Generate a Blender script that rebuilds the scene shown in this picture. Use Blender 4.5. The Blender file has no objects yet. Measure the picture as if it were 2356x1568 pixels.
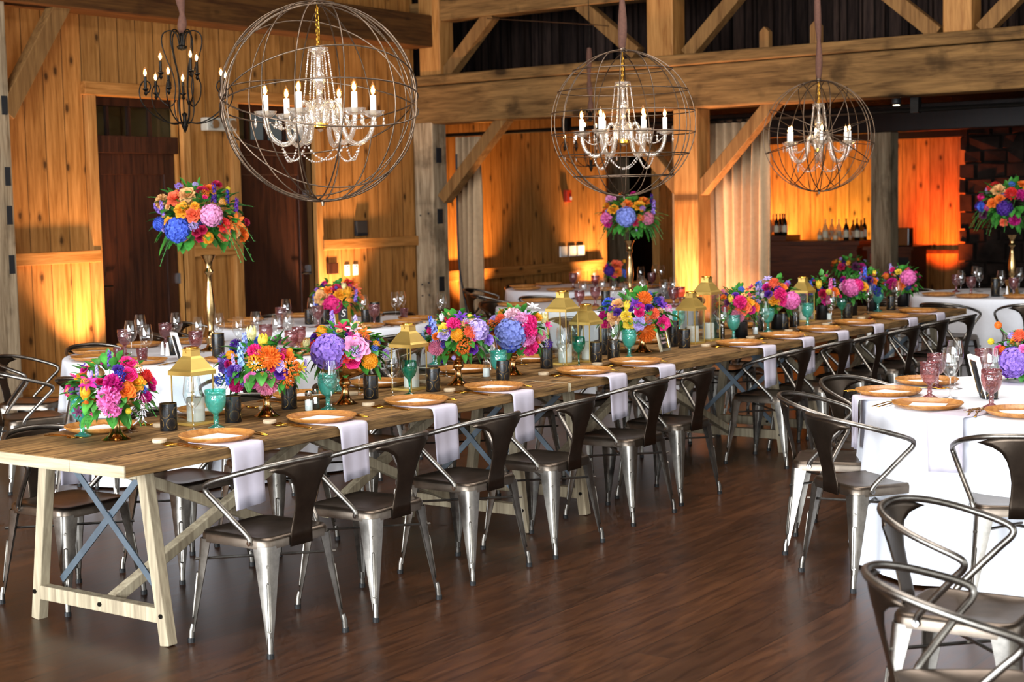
import bpy, bmesh, math, random
from mathutils import Vector, Matrix
from math import sin, cos, pi, radians, sqrt
random.seed(7)
SC = bpy.context.scene
COL = SC.collection

# ------------------------------------------------------------------ camera
CAMPOS = Vector((-3.821, -4.57, 1.7))
FPX, CX, CY = 3600.0, 1178.0, 784.0
def cam_axes():
    yaw, pit, rol = radians(35.85), radians(4.97), radians(-1.19)
    f = Vector((cos(yaw)*cos(pit), sin(yaw)*cos(pit), -sin(pit)))
    r = Vector((sin(yaw), -cos(yaw), 0)); u = r.cross(f)
    return r*cos(rol)+u*sin(rol), u*cos(rol)-r*sin(rol), f
CR, CU, CF = cam_axes()
def ray(px, py): return CR*((px-CX)/FPX) - CU*((py-CY)/FPX) + CF
def onz(px, py, z=.76):
    d = ray(px, py); return CAMPOS + d*((z-CAMPOS.z)/d.z)
def ony(px, py, y):
    d = ray(px, py); return CAMPOS + d*((y-CAMPOS.y)/d.y)
def onx(px, py, x):
    d = ray(px, py); return CAMPOS + d*((x-CAMPOS.x)/d.x)
def ppm(P): return FPX/((Vector(P)-CAMPOS).dot(CF))

cam = bpy.data.cameras.new('camera'); camo = bpy.data.objects.new('camera', cam); COL.objects.link(camo)
m = Matrix((CR, CU, -CF)).transposed().to_4x4(); m.translation = CAMPOS
camo.matrix_world = m
cam.sensor_width = 36; cam.sensor_fit = 'HORIZONTAL'; cam.lens = FPX/2356*36
cam.clip_start = .05; cam.clip_end = 200
cam.dof.use_dof = True; cam.dof.focus_distance = 7.4; cam.dof.aperture_fstop = 4.2
SC.camera = camo

# ------------------------------------------------------------------ materials
def lin(c):
    if isinstance(c, str): c = [int(c[i:i+2], 16)/255 for i in (0, 2, 4)]
    return tuple((x/12.92 if x <= .04045 else ((x+.055)/1.055)**2.4) for x in c[:3])+(1.0,)
class NT:
    def __init__(s, name):
        s.m = bpy.data.materials.new(name); s.m.use_nodes = True; s.t = s.m.node_tree; s.t.nodes.clear()
        s.out = s.t.nodes.new('ShaderNodeOutputMaterial')
    def n(s, ty, ins=None, **at):
        nd = s.t.nodes.new('ShaderNode'+ty)
        for k, v in at.items(): setattr(nd, k, v)
        for k, v in (ins or {}).items():
            if isinstance(v, bpy.types.NodeSocket): s.t.links.new(v, nd.inputs[k])
            else: nd.inputs[k].default_value = v
        return nd
    def ma(s, op, a, b=0.0, c=0.0): return s.n('Math', {0: a, 1: b, 2: c}, operation=op).outputs[0]
    def comb(s, x, y, z): return s.n('CombineXYZ', {0: x, 1: y, 2: z}).outputs[0]
    def mix(s, f, a, b, mode='MIX'):
        nd = s.n('Mix', data_type='RGBA', blend_type=mode)
        for i, v in ((0, f), (6, a), (7, b)):
            if isinstance(v, bpy.types.NodeSocket): s.t.links.new(v, nd.inputs[i])
            else: nd.inputs[i].default_value = v
        return nd.outputs[2]
    def ramp(s, f, stops):
        nd = s.n('ValToRGB', {0: f}); e = nd.color_ramp.elements
        while len(e) < len(stops): e.new(.5)
        for el, (p, c) in zip(e, stops): el.position = p; el.color = c
        return nd.outputs[0]
    def surf(s, sh): s.t.links.new(sh, s.out.inputs[0]); return s.m
    def pbr(s, **ins):
        nd = s.n('BsdfPrincipled', {k.replace('_', ' '): v for k, v in ins.items()}); return s.surf(nd.outputs[0])
def plain(name, c, rough=.5, metal=0.0, spec=.5, var=0.0, scale=8, bump=0.0, **kw):
    t = NT(name); col = lin(c); ins = dict(Roughness=rough, Metallic=metal, Specular_IOR_Level=spec); ins.update(kw)
    if var or bump:
        tc = t.n('TexCoord').outputs['Object']
        nz = t.n('TexNoise', {'Vector': tc, 'Scale': scale, 'Detail': 5.0, 'Roughness': .6}).outputs[0]
        dk = tuple(x*(1-var) for x in col[:3])+(1,); lt = tuple(min(1, x*(1+var)) for x in col[:3])+(1,)
        ins['Base_Color'] = t.ramp(nz, [(.3, dk), (.7, lt)])
        if bump: ins['Normal'] = t.n('Bump', {'Strength': bump, 'Distance': .01, 'Height': nz}).outputs[0]
    else: ins['Base_Color'] = col
    return t.pbr(**ins)
def emis(name, c, s):
    t = NT(name); return t.surf(t.n('Emission', {0: lin(c), 1: s}).outputs[0])
def thinglass(name, tint, refl=.9, base=.05, rough=.02, bump=0.0, bscale=60.0, body=0.0, bodyc='ffffff'):
    t = NT(name)
    fc = t.n('LayerWeight', {0: .35}).outputs['Facing']
    f = t.ma('ADD', t.ma('MULTIPLY', t.ma('POWER', fc, 2.2), refl), base)
    g = {0: (1, 1, 1, 1), 'Roughness': rough}
    if bump:
        v = t.n('TexVoronoi', {'Vector': t.n('TexCoord').outputs['Object'], 'Scale': bscale}, feature='SMOOTH_F1').outputs[0]
        g['Normal'] = t.n('Bump', {'Strength': bump, 'Distance': .004, 'Height': v}).outputs[0]
    gl = t.n('BsdfGlossy', g).outputs[0]
    tr = t.n('BsdfTransparent', {0: lin(tint)}).outputs[0]
    if body:
        df = t.n('BsdfTranslucent', {0: lin(bodyc)}).outputs[0]; d2 = t.n('BsdfDiffuse', {0: lin(bodyc)}).outputs[0]
        dd = t.n('MixShader', {0: .5, 1: df, 2: d2}).outputs[0]
        tr = t.n('MixShader', {0: body, 1: tr, 2: dd}).outputs[0]
    return t.surf(t.n('MixShader', {0: f, 1: tr, 2: gl}).outputs[0])
def wood(name, dark, light, L, Wd, width=0.0, length=0.0, seam=.006, knots=0.0, rough=.55, gs=1.0, tint=.25, crack=0.0, bump=.15, spec=.4, grainw=14.0, kscale=1.0):
    """grain runs along axis L, boards are laid side by side along axis Wd"""
    t = NT(name); T = 3-L-Wd
    sp = t.n('SeparateXYZ', {0: t.n('TexCoord').outputs['Object']}).outputs
    l, w, th = sp[L], sp[Wd], sp[T]
    if width:
        q = t.ma('DIVIDE', w, width); pid = t.ma('FLOOR', q); fr = t.ma('FRACT', q)
        edge = t.ma('MINIMUM', fr, t.ma('SUBTRACT', 1.0, fr))
        sm = t.ma('LESS_THAN', edge, seam/width)
        rnd = t.n('TexWhiteNoise', {'W': pid}, noise_dimensions='1D').outputs[0]
        if length:
            ql = t.ma('DIVIDE', t.ma('ADD', l, t.ma('MULTIPLY', rnd, length*7.3)), length); lid = t.ma('FLOOR', ql); fl = t.ma('FRACT', ql)
            el = t.ma('MINIMUM', fl, t.ma('SUBTRACT', 1.0, fl))
            sm = t.ma('MAXIMUM', sm, t.ma('LESS_THAN', el, seam*.6/length))
            rnd = t.n('TexWhiteNoise', {'W': t.ma('ADD', t.ma('MULTIPLY', pid, 17.31), lid)}, noise_dimensions='1D').outputs[0]
        off = t.ma('MULTIPLY', rnd, 37.0)
    else: rnd = None; off = 0.0
    vec = t.comb(t.ma('ADD', t.ma('MULTIPLY', l, 1.1*gs), off), t.ma('MULTIPLY', w, grainw*gs), t.ma('MULTIPLY', th, grainw*gs))
    n1 = t.n('TexNoise', {'Vector': vec, 'Scale': 1.6, 'Detail': 6.0, 'Roughness': .62, 'Distortion': .6}).outputs[0]
    v2 = t.comb(t.ma('ADD', t.ma('MULTIPLY', l, 4*gs), off), t.ma('MULTIPLY', w, 90*gs), t.ma('MULTIPLY', th, 90*gs))
    n2 = t.n('TexNoise', {'Vector': v2, 'Scale': 1.0, 'Detail': 2.0}).outputs[0]
    g = t.ma('ADD', t.ma('MULTIPLY', n1, .75), t.ma('MULTIPLY', n2, .25))
    col = t.ramp(g, [(.36, lin(dark)), (.62, lin(light))])
    if rnd is not None:
        k = t.ma('ADD', 1.0-tint, t.ma('MULTIPLY', rnd, 2*tint))
        col = t.mix(1.0, col, t.comb(k, k, k), 'MULTIPLY')
    if knots:
        kv = t.comb(t.ma('ADD', t.ma('MULTIPLY', l, 2.1*kscale), off), t.ma('MULTIPLY', w, 4.2*kscale), 0.0)
        kn = t.n('TexVoronoi', {'Vector': kv, 'Scale': 1.0, 'Randomness': 1.0}, voronoi_dimensions='2D'); kd = t.ma('ADD', kn.outputs[0], t.ma('MULTIPLY', t.ma('LESS_THAN', t.n('SeparateColor', {0: kn.outputs[1]}).outputs[0], .5), .5))
        kd = t.ma('ADD', kd, t.ma('MULTIPLY', t.n('TexNoise', {'Vector': kv, 'Scale': 9.0}).outputs[0], .07))
        kf = t.ramp(kd, [(.085, (1, 1, 1, 1)), (.11, (.5, .5, .5, 1)), (.19, (0, 0, 0, 1))])
        col = t.mix(t.ma('MULTIPLY', kf, knots), col, tuple(x*.22 for x in lin(dark)[:3])+(1,))
    if crack:
        cv = t.comb(t.ma('MULTIPLY', l, .9), t.ma('MULTIPLY', w, 9.0), t.ma('MULTIPLY', th, 9.0))
        cn = t.n('TexNoise', {'Vector': cv, 'Scale': 2.2, 'Detail': 8.0, 'Roughness': .7}).outputs[0]
        bl = t.n('TexNoise', {'Vector': t.n('TexCoord').outputs['Object'], 'Scale': 2.6, 'Detail': 4.0}).outputs[0]
        col = t.mix(t.ma('MULTIPLY', t.ramp(cn, [(.28, (1, 1, 1, 1)), (.4, (0, 0, 0, 1))]), crack), col, tuple(x*.15 for x in lin(dark)[:3])+(1,))
        col = t.mix(t.ma('MULTIPLY', t.ramp(bl, [(.3, (1, 1, 1, 1)), (.42, (0, 0, 0, 1))]), crack*.7), col, tuple(x*.3 for x in lin(dark)[:3])+(1,))
    if width: col = t.mix(t.ma('MULTIPLY', sm, .8), col, tuple(x*.12 for x in lin(dark)[:3])+(1,))
    bp = t.n('Bump', {'Strength': bump, 'Distance': .006, 'Height': g}).outputs[0]
    r = t.ma('ADD', rough-.08, t.ma('MULTIPLY', g, .16))
    return t.pbr(Base_Color=col, Roughness=r, Normal=bp, Specular_IOR_Level=spec)

M = {}
M['floor'] = wood('dark_oak_floor', '2a1508', '4d2e18', 0, 1, .19, 1.9, .0022, .3, .33, 1.9, .2, bump=.06, spec=.33, grainw=8)
M['pine'] = wood('knotty_pine_boards', '86541f', 'b67e42', 2, 0, .215, 0, .0045, .95, .6, 1.0, .14, bump=.08, spec=.25)
M['pine_end'] = wood('knotty_pine_end_wall', '86541f', 'b67e42', 2, 1, .215, 0, .0045, .95, .6, 1.0, .14, bump=.08, spec=.25)
M['pine_rail'] = wood('pine_rail', '86541f', 'b57d42', 0, 2, 0, 0, 0, .9, .6, 1.0, bump=.08, spec=.25)
M['pine_post'] = wood('pine_casing', '8a5826', 'b88348', 2, 0, 0, 0, 0, .8, .6, 1.0, bump=.08, spec=.25)
M['door'] = wood('stained_door_wood', '210c05', '42200e', 2, 0, .2, 0, .003, .5, .45, 1.0, .25, bump=.06)
M['hewn'] = wood('weathered_hewn_timber', '6f5a42', 'b09a7c', 2, 0, 0, 0, 0, .3, .85, .8, crack=.8, bump=.6, spec=.15)
M['beam_y'] = wood('hewn_tie_beam', '4f371c', '87643a', 1, 2, 0, 0, 0, .9, .8, .9, crack=.95, bump=.5, spec=.15, kscale=.38, grainw=8)
M['beam_x'] = wood('wall_beam_wood', '3c210e', '63401d', 0, 2, 0, 0, 0, .4, .8, .8, crack=.5, bump=.4, spec=.15)
M['brace'] = wood('brace_wood', '62411f', '8d663a', 2, 0, 0, 0, 0, .2, .75, .8, bump=.2, spec=.2)
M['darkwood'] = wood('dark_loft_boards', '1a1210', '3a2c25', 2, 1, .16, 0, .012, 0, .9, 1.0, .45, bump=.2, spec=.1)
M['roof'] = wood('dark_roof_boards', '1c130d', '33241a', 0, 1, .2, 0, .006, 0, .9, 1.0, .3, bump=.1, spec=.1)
M['tabletop'] = wood('reclaimed_tabletop', '46301b', 'aa8351', 0, 1, .2, 0, .0025, .8, .6, 1.7, .28, crack=.45, bump=.35, spec=.3)
M['tableend'] = wood('pale_sawn_wood', '97876c', 'c4b597', 1, 2, 0, 0, 0, 0, .7, 1.2, bump=.1, spec=.25)
M['leg'] = wood('table_leg_wood', '85765f', 'b9aa8d', 2, 1, 0, 0, 0, .15, .65, 1.0, bump=.1, spec=.3)
M['bar'] = wood('bar_front_wood', '3a1a0c', '6b3418', 1, 2, 0, 0, 0, 0, .5, 1.0, bump=.05)
M['plate'] = wood('charger_wood', '94571f', 'c98d4a', 1, 0, 0, 0, 0, 0, .38, 7.0, bump=.03, spec=.5, grainw=6)
M['coaster'] = plain('birch_slice', 'cbb493', .7, var=.15, scale=60)
M['bark'] = plain('bark', '6b5540', .9, var=.3, scale=80)
def metal_mat():
    t = NT('brushed_gunmetal'); tc = t.n('TexCoord').outputs['Object']
    nz = t.n('TexNoise', {'Vector': tc, 'Scale': 9.0, 'Detail': 6.0, 'Roughness': .65}).outputs[0]
    fine = t.n('TexNoise', {'Vector': tc, 'Scale': 120.0, 'Detail': 2.0}).outputs[0]
    col = t.ramp(nz, [(.35, lin('6a655f')), (.65, lin('9a948b'))])
    r = t.ma('ADD', .28, t.ma('MULTIPLY', nz, .16))
    return t.pbr(Base_Color=col, Metallic=1.0, Roughness=r, Normal=t.n('Bump', {'Strength': .03, 'Distance': .002, 'Height': fine}).outputs[0])
M['metal'] = metal_mat()
M['seat'] = plain('worn_seat_ceiling_darkened', '6a5f54', .36, 1.0, var=.22, scale=14, bump=.03); M['back'] = plain('worn_gunmetal_back', '4d4238', .38, .95, var=.25, scale=14, bump=.03)  # seat darkened to carry the dark ceiling it mirrors, besides brown wear
M['steel'] = plain('blue_grey_steel', '7f8f9c', .4, .85, var=.15, scale=12)
M['blackiron'] = plain('black_iron', '1c1814', .45, .8, var=.3, scale=40)
M['rust'] = plain('rusty_wire', '6b5a4b', .42, .9, var=.35, scale=30)
M['rubber'] = plain('black_rubber', '141414', .6)
M['gold'] = plain('polished_gold', 'd9a441', .2, 1.0, var=.08, scale=20)
M['brass'] = plain('brushed_brass_sheet', 'd9b763', .42, .75, var=.06, scale=10)
M['mercury'] = plain('gold_mercury_glass', 'c79a66', .15, 1.0, var=.22, scale=45, bump=.05)
M['antique'] = plain('antique_gold_stand', 'b89a6a', .22, 1.0, var=.15, scale=25)
M['cloth'] = plain('white_linen', 'ebecf1', .85, spec=.1, var=.02, scale=40)
M['napkin'] = plain('pale_lilac_linen', 'd2cad6', .85, spec=.1, var=.02, scale=40)
M['paper'] = plain('white_card', 'fbf8f6', .7, spec=.2)
M['wax'] = plain('ivory_wax', 'f3ecdf', .5, Subsurface_Weight=.3, Subsurface_Radius=(.02, .015, .01))
M['white'] = plain('white_plastic', 'f4f2ee', .4)
M['blackcup'] = plain('black_glazed_cup', '0d0e11', .33, spec=.45)
M['black'] = plain('black_card', '17171a', .6)
M['goldline'] = plain('gold_print', '94743c', .4, .9)
M['wine'] = thinglass('clear_glass', 'fafcfc', .95, .1)
M['pane'] = thinglass('lantern_pane', 'f7fafa', .35, .04)
M['teal'] = thinglass('teal_pressed_glass', 'a4f0e6', .7, .09, .05, .8, 90, .2, '66e6d6')
M['green'] = thinglass('green_glass', '4fbfa8', .75, .08, .03, 0, 60, .14, '159c80')
M['plum'] = thinglass('plum_pressed_glass', 'd3a6a6', .7, .08, .05, .8, 90, .26, 'a86c70')
M['water'] = thinglass('iced_water', 'dff6f3', .5, .15, .08, 1.0, 70, .4, 'd9f6f2')
M['crystal'] = thinglass('crystal', 'fffaf2', .95, .2, .03, .3, 200, .2, 'fff4e6')
M['saltglass'] = thinglass('shaker_glass', 'eef4f4', .7, .08)
M['salt'] = plain('salt', 'f3f1ee', .8)
M['pepper'] = plain('pepper', '4a4038', .9, var=.4, scale=300)
M['chrome'] = plain('chrome', 'c9c9c9', .15, 1.0)
M['bulb'] = emis('lit_filament', 'ffe6bc', 70.0); M['bulbglass'] = thinglass('amber_bulb_glass', 'ffe6b8', .5, .05, .02, 0, 60, .04, 'ffc880')
M['candlesleeve'] = plain('white_candle_sleeve', 'fbfaf6', .5)
M['leaf'] = plain('leaf_green', '3f8530', .45, var=.55, scale=22)
M['leaf2'] = plain('fern_green', '3f8a3c', .5, var=.45, scale=30)
M['curtain'] = plain('beige_curtain', 'b79a78', .9, spec=.05, var=.08, scale=20)
M['stone'] = plain('dark_field_stone', '2a211c', .9, spec=.1, var=.5, scale=3.5, bump=1.0)
M['exit'] = plain('white_enamel', 'b4aea0', .4); M['whitened_gilt'] = plain('silver_gilt', 'dccfb2', .3, .8)  # frame gilt whitened to carry the window's reflection on its side bars
M['sleeve'] = plain('brown_cord_sleeve', '5b3a2c', .85, var=.2, scale=60)
M['wallhi'] = plain('darker_plaster', '8a7a5c', .8, var=.1)  # darker tan plaster with slight random tone
M['plaster'] = plain('pale_plaster', 'b5a480', .85, var=.06)
# ------------------------------------------------------------------ mesh helpers
class MB:
    def __init__(s): s.b = bmesh.new()
    def raw(s, vs, fs):
        v = [s.b.verts.new(p) for p in vs]
        for f in fs:
            try: s.b.faces.new([v[i] for i in f])
            except ValueError: pass
        return s
    def box(s, c, d, rot=None):
        x, y, z = (k/2 for k in d)
        vs = [Vector((a, b, e)) for a in (-x, x) for b in (-y, y) for e in (-z, z)]
        if rot is not None: vs = [rot @ v for v in vs]
        c = Vector(c)
        return s.raw([c+v for v in vs], [(0, 1, 3, 2), (4, 6, 7, 5), (0, 4, 5, 1), (2, 3, 7, 6), (0, 2, 6, 4), (1, 5, 7, 3)])
    def bb(s, a, b):
        return s.box([(p+q)/2 for p, q in zip(a, b)], [abs(q-p) for p, q in zip(a, b)])
    def bar(s, p, q, w, h, side=(0, 0, 1)):
        p, q = Vector(p), Vector(q); d = (q-p); ln = d.length; d.normalize()
        sx = d.cross(Vector(side)).normalized(); up = sx.cross(d)
        R = Matrix((sx, d, up)).transposed()
        return s.box((p+q)/2, (w, ln, h), R)
    def loft(s, rings, close=True, cap=(True, True)):
        R = [[s.b.verts.new(p) for p in r] for r in rings]; n = len(R[0])
        for a, b in zip(R, R[1:]):
            for i in range(n if close else n-1):
                j = (i+1) % n
                try: s.b.faces.new((a[i], a[j], b[j], b[i]))
                except ValueError: pass
        if close:
            for k, r in ((0, R[0]), (1, R[-1])):
                if cap[k]:
                    try: s.b.faces.new(r[::-1] if k == 0 else r)
                    except ValueError: pass
        return s
    def tube(s, pts, r, n=8, closed=False):
        P = [Vector(p) for p in pts]; N = len(P)
        rr = r if isinstance(r, (list, tuple)) else [r]*N
        up = None; rings = []
        for i in range(N):
            a = P[(i-1) % N] if (closed or i) else P[0]; b = P[(i+1) % N] if (closed or i < N-1) else P[-1]
            t = (b-a).normalized()
            if up is None: up = Vector((0, 0, 1)) if abs(t.z) < .9 else Vector((1, 0, 0))
            x = t.cross(up)
            if x.length < 1e-6: x = t.cross(Vector((0, 1, .1)))
            x.normalize(); up = x.cross(t).normalized()
            rings.append([P[i]+(x*cos(2*pi*k/n)+up*sin(2*pi*k/n))*rr[i] for k in range(n)])
        if closed: rings.append(rings[0]); return s.loft(rings, True, (False, False))
        return s.loft(rings)
    def lathe(s, prof, n=20, c=(0, 0, 0), cap=(True, True)):
        c = Vector(c)
        return s.loft([[c+Vector((r*cos(2*pi*k/n), r*sin(2*pi*k/n), z)) for k in range(n)] for r, z in prof], True, cap)
    def ball(s, c, r, n=8, sc=(1, 1, 1)):
        m = max(4, n//2+1)
        return s.lathe([(max(1e-4, r*sin(pi*i/m))*sc[0], -r*cos(pi*i/m)*sc[2]) for i in range(m+1)], n, c)
    def build(s, name, mat, parent=None, loc=None, rz=0, smooth=.6, bevel=0, solid=0):
        bmesh.ops.remove_doubles(s.b, verts=s.b.verts, dist=1e-6) if len(s.b.verts) < 20000 else None
        bmesh.ops.recalc_face_normals(s.b, faces=s.b.faces)
        me = bpy.data.meshes.new(name); s.b.to_mesh(me); s.b.free()
        if smooth: me.shade_smooth(); me.set_sharp_from_angle(angle=smooth)
        me.materials.append(M[mat] if isinstance(mat, str) else mat)
        o = bpy.data.objects.new(name, me); COL.objects.link(o)
        if parent: o.parent = parent
        if loc is not None: o.location = loc
        o.rotation_euler.z = rz
        if bevel:
            b = o.modifiers.new('bevel', 'BEVEL'); b.width = bevel; b.segments = 2; b.limit_method = 'ANGLE'
        if solid:
            b = o.modifiers.new('solid', 'SOLIDIFY'); b.thickness = solid; b.offset = 0
        return o
def crom(pts, k=6, closed=False):
    P = [Vector(p) for p in pts]; n = len(P); out = []
    for i in range(n if closed else n-1):
        if closed: a, b, c, d = P[i-1], P[i], P[(i+1) % n], P[(i+2) % n]
        else: a, b, c, d = P[max(i-1, 0)], P[i], P[i+1], P[min(i+2, n-1)]
        for j in range(k):
            t = j/k
            out.append(.5*((2*b)+(c-a)*t+(2*a-5*b+4*c-d)*t*t+(3*b-a-3*c+d)*t**3))
    if not closed: out.append(P[-1])
    return out
def tag(o, label=None, cat=None, group=None, kind=None):
    if label: o['label'] = label
    if cat: o['category'] = cat
    if group: o['group'] = group
    if kind: o['kind'] = kind
    return o
def thing(name, label, cat, loc=(0, 0, 0), rz=0, group=None):
    o = bpy.data.objects.new(name, None); COL.objects.link(o); o.empty_display_size = .05
    o.location = loc; o.rotation_euler = (0, 0, rz)
    return tag(o, label, cat, group)
def kids(o): return [c for c in bpy.data.objects if c.parent == o]
_kidcache = {}
def dup(root, loc, rz, label=None, group=None, scale=None):
    r = root.copy(); COL.objects.link(r); r.location = loc; r.rotation_euler = (0, 0, rz)
    if scale: r.scale = (scale,)*3
    if label: r['label'] = label
    if group: r['group'] = group
    if root.name not in _kidcache:
        _kidcache[root.name] = [(c, kids(c)) for c in kids(root)]
    for c, gs in _kidcache[root.name]:
        d = c.copy(); COL.objects.link(d); d.parent = r
        for g in gs:
            e = g.copy(); COL.objects.link(e); e.parent = d
    return r
class Proto:
    """first call places the object itself, later calls place copies"""
    def __init__(s, root): s.root = root; s.used = False
    def at(s, loc, rz, label, group=None, scale=None):
        if s.used: return dup(s.root, loc, rz, label, group, scale)
        s.used = True
        if s.root.name not in _kidcache: _kidcache[s.root.name] = [(c, kids(c)) for c in kids(s.root)]
        s.root.location = loc; s.root.rotation_euler = (0, 0, rz)
        if scale: s.root.scale = (scale,)*3
        return tag(s.root, label, None, group)
def struct(o, label=None): return tag(o, label, None, None, 'structure')
ORD = 'first second third fourth fifth sixth seventh eighth ninth tenth eleventh twelfth thirteenth fourteenth fifteenth sixteenth'.split()

# ------------------------------------------------------------------ the room
WY = 7.0          # face of the left wall
struct(MB().bb((-9, -8.5, -.08), (22, 9.2, 0)).build('floor', 'floor', smooth=0))
# left wall with two doors: boards run floor to beam
def wall_piece(n, x0, x1, z0, z1, mat='pine'): return struct(MB().bb((x0, WY, z0), (x1, WY+.12, z1)).build(n, mat, smooth=0))
D1, D2 = (5.70, 6.74), (7.50, 8.60)
mbw = MB()
for x0, x1, z0, z1 in ((-9, D1[0], 0, 6), (D1[1], D2[0], 0, 6), (D2[1], 10.36, 0, 6), (D1[0], D1[1], 2.78, 6), (D2[0], D2[1], 2.78, 6)):
    mbw.bb((x0, WY, z0), (x1, WY+.12, z1))
struct(mbw.build('wall_left', 'pine', smooth=0))
ti = [0]
def trim(a, b, mat='pine_rail', bevel=.004):
    ti[0] += 1
    return struct(MB().bb(a, b).build('trim_%d' % ti[0], mat, smooth=0, bevel=bevel))
trim((4.62, WY-.06, 1.255), (D1[0]-.02, WY, 1.365))            # chair rails
trim((D1[1]+.1, WY-.05, 1.255), (D2[0]-.1, WY, 1.365))
trim((D2[1]+.09, WY-.06, 1.255), (10.3, WY, 1.365))
for (a, b) in (D1, D2):                                         # casings
    for x in (a-.1, b): trim((x, WY-.05, 0), (x+.1, WY+.02, 2.82), 'pine_post')
    trim((a-.13, WY-.07, 2.78), (b+.13, WY+.02, 2.90))
    trim((a, WY+.02, 2.26), (b, WY+.16, 2.42), 'door')
    trim((a, WY+.10, 2.70), (b, WY+.16, 2.80), 'door')
trim((4.62, WY-.03, 0), (D1[0]-.1, WY, .16)); trim((D1[1]+.1, WY-.03, 0), (D2[0]-.1, WY, .16)); trim((D2[1]+.1, WY-.03, 0), (10.3, WY, .16))
# doors with plank panel, frame and lever
for i, (a, b) in enumerate((D1, D2)):
    d = struct(MB().bb((a+.01, WY+.10, .01), (b-.01, WY+.15, 2.26)).build('door_%d' % (i+1), 'door', smooth=0))
    f = MB()
    f.bb((a+.01, WY+.08, .01), (a+.13, WY+.10, 2.26)).bb((b-.13, WY+.08, .01), (b-.01, WY+.10, 2.26))
    f.bb((a+.13, WY+.08, 2.06), (b-.13, WY+.10, 2.26)).bb((a+.13, WY+.08, .01), (b-.13, WY+.10, .25))
    f.build('door_frame', 'door', d, smooth=0, bevel=.004)
    hx = a+.07 if i == 0 else b-.07
    MB().tube([(hx, WY+.09, 1.02), (hx, WY+.03, 1.02), (hx+.1*(1 if i == 0 else -1), WY+.03, 1.02)], .009).build('door_handle', 'blackiron', d)
    for hz in (1.85, 1.05, .3):
        MB().bb(((b if i == 0 else b)-.012, WY+.05, hz-.05), (b-.002, WY+.09, hz+.05)).build('hinge', 'chrome', d, smooth=0)
    w = struct(MB().bb((a, WY+.13, 2.42), (b, WY+.136, 2.70)).build('window_%d' % (i+1), thinglass('transom_pane', 'e8e8e0', .1, .03), smooth=0))
    mm = MB()
    for k in range(1, 4): mm.bb((a+(b-a)*k/4-.014, WY+.11, 2.42), (a+(b-a)*k/4+.014, WY+.15, 2.70))
    mm.build('muntin', 'door', w, smooth=0)
    struct(MB().bb((a-.3, WY+1.4, 0), (b+.5, WY+1.45, 3.4)).build('wall_hall_%d' % (i+1), 'plaster', smooth=0))
# corner post, centre post and wall beam
def timber(name, a, b, mat, label, bevel=.012): return tag(struct(MB().bb(a, b).build(name, mat, smooth=0, bevel=bevel)), label)
lp = timber('timber_post', (4.30, 6.74, 0), (4.60, 7.0, 6), 'hewn', 'grey hewn timber post at the left edge beside the first uplit wall')
mort = MB()
for z in (1.95, 1.62, 2.55, 1.2): mort.bb((4.52, 6.735, z), (4.575, 6.745, z+.16))
mort.build('mortise', 'black', lp, smooth=0)
cp = timber('timber_post', (10.30, 6.70, 0), (10.56, 6.98, 2.66), 'hewn', 'grey hewn timber post at the wall end of the tie beam')
mort = MB()
for y, z in ((6.78, 1.62), (6.90, 1.6), (6.8, .82), (6.9, .8), (6.8, .68), (6.9, .67)): mort.tube([(10.295, y, z), (10.31, y, z)], .012)
for z in (1.5, .72, 2.2): mort.bb((10.36, 6.69, z), (10.45, 6.71, z+.17))
mort.build('mortise', 'black', cp, smooth=0)
timber('wall_beam', (-9, 6.66, 3.50), (10.30, 7.0, 3.86), 'beam_x', 'brown timber beam running along the left wall above the doors')
tag(struct(MB().bar((4.58, 6.80, 2.56), (5.24, 6.80, 3.56), .16, .12, (0, 1, 0)).build('knee_brace', 'brace', smooth=0, bevel=.008)), 'diagonal timber brace from the left edge post up to the wall beam')
# tie beam of the cross frame, with truss above
tie = MB().bb((10.30, -8.5, 2.64), (10.66, 7.0, 3.07)).build('tie_beam', 'beam_y', smooth=0, bevel=.02)
tag(struct(tie), 'heavy knotty tie beam spanning the hall behind the chandeliers')
MB().bb((10.27, -8.5, 3.075), (10.66, 7.0, 3.19)).build('cap_plate', 'beam_y', tie, smooth=0, bevel=.015)
tag(struct(MB().bb((10.32, 3.2, 3.79), (10.56, 7.0, 4.02)).build('collar_beam', 'beam_y', smooth=0, bevel=.012)), 'upper collar beam above the tie beam')
timber('king_post', (10.32, 3.54, 3.19), (10.58, 3.85, 6), 'pine_post', 'square upright post on the tie beam between two chandeliers')
timber('king_post', (10.32, .43, 3.19), (10.58, .70, 6), 'pine_post', 'square upright post on the tie beam near the right edge')
timber('king_post', (10.30, 6.56, 3.19), (10.56, 6.86, 6), 'pine_post', 'square upright post on the tie beam against the left wall')
for p, q, lb in (((6.56, 3.19), (5.90, 3.82), 'diagonal strut rising from the wall post to the collar beam'),
                 ((4.72, 3.82), (4.02, 3.25), 'diagonal strut falling toward the upright behind the middle chandelier'),
                 ((3.42, 3.19), (2.60, 3.98), 'diagonal strut rising from the tie beam above the middle chandelier'),
                 ((1.62, 3.90), (.78, 3.19), 'diagonal strut falling to the tie beam near the right edge'),
                 ((.36, 3.19), (-.5, 4.0), 'diagonal strut at the upper right corner')):
    tag(struct(MB().bar((10.43, p[0], p[1]), (10.43, q[0], q[1]), .14, .14, (1, 0, 0)).build('truss_strut', 'brace', smooth=0, bevel=.006)), lb)
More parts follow.
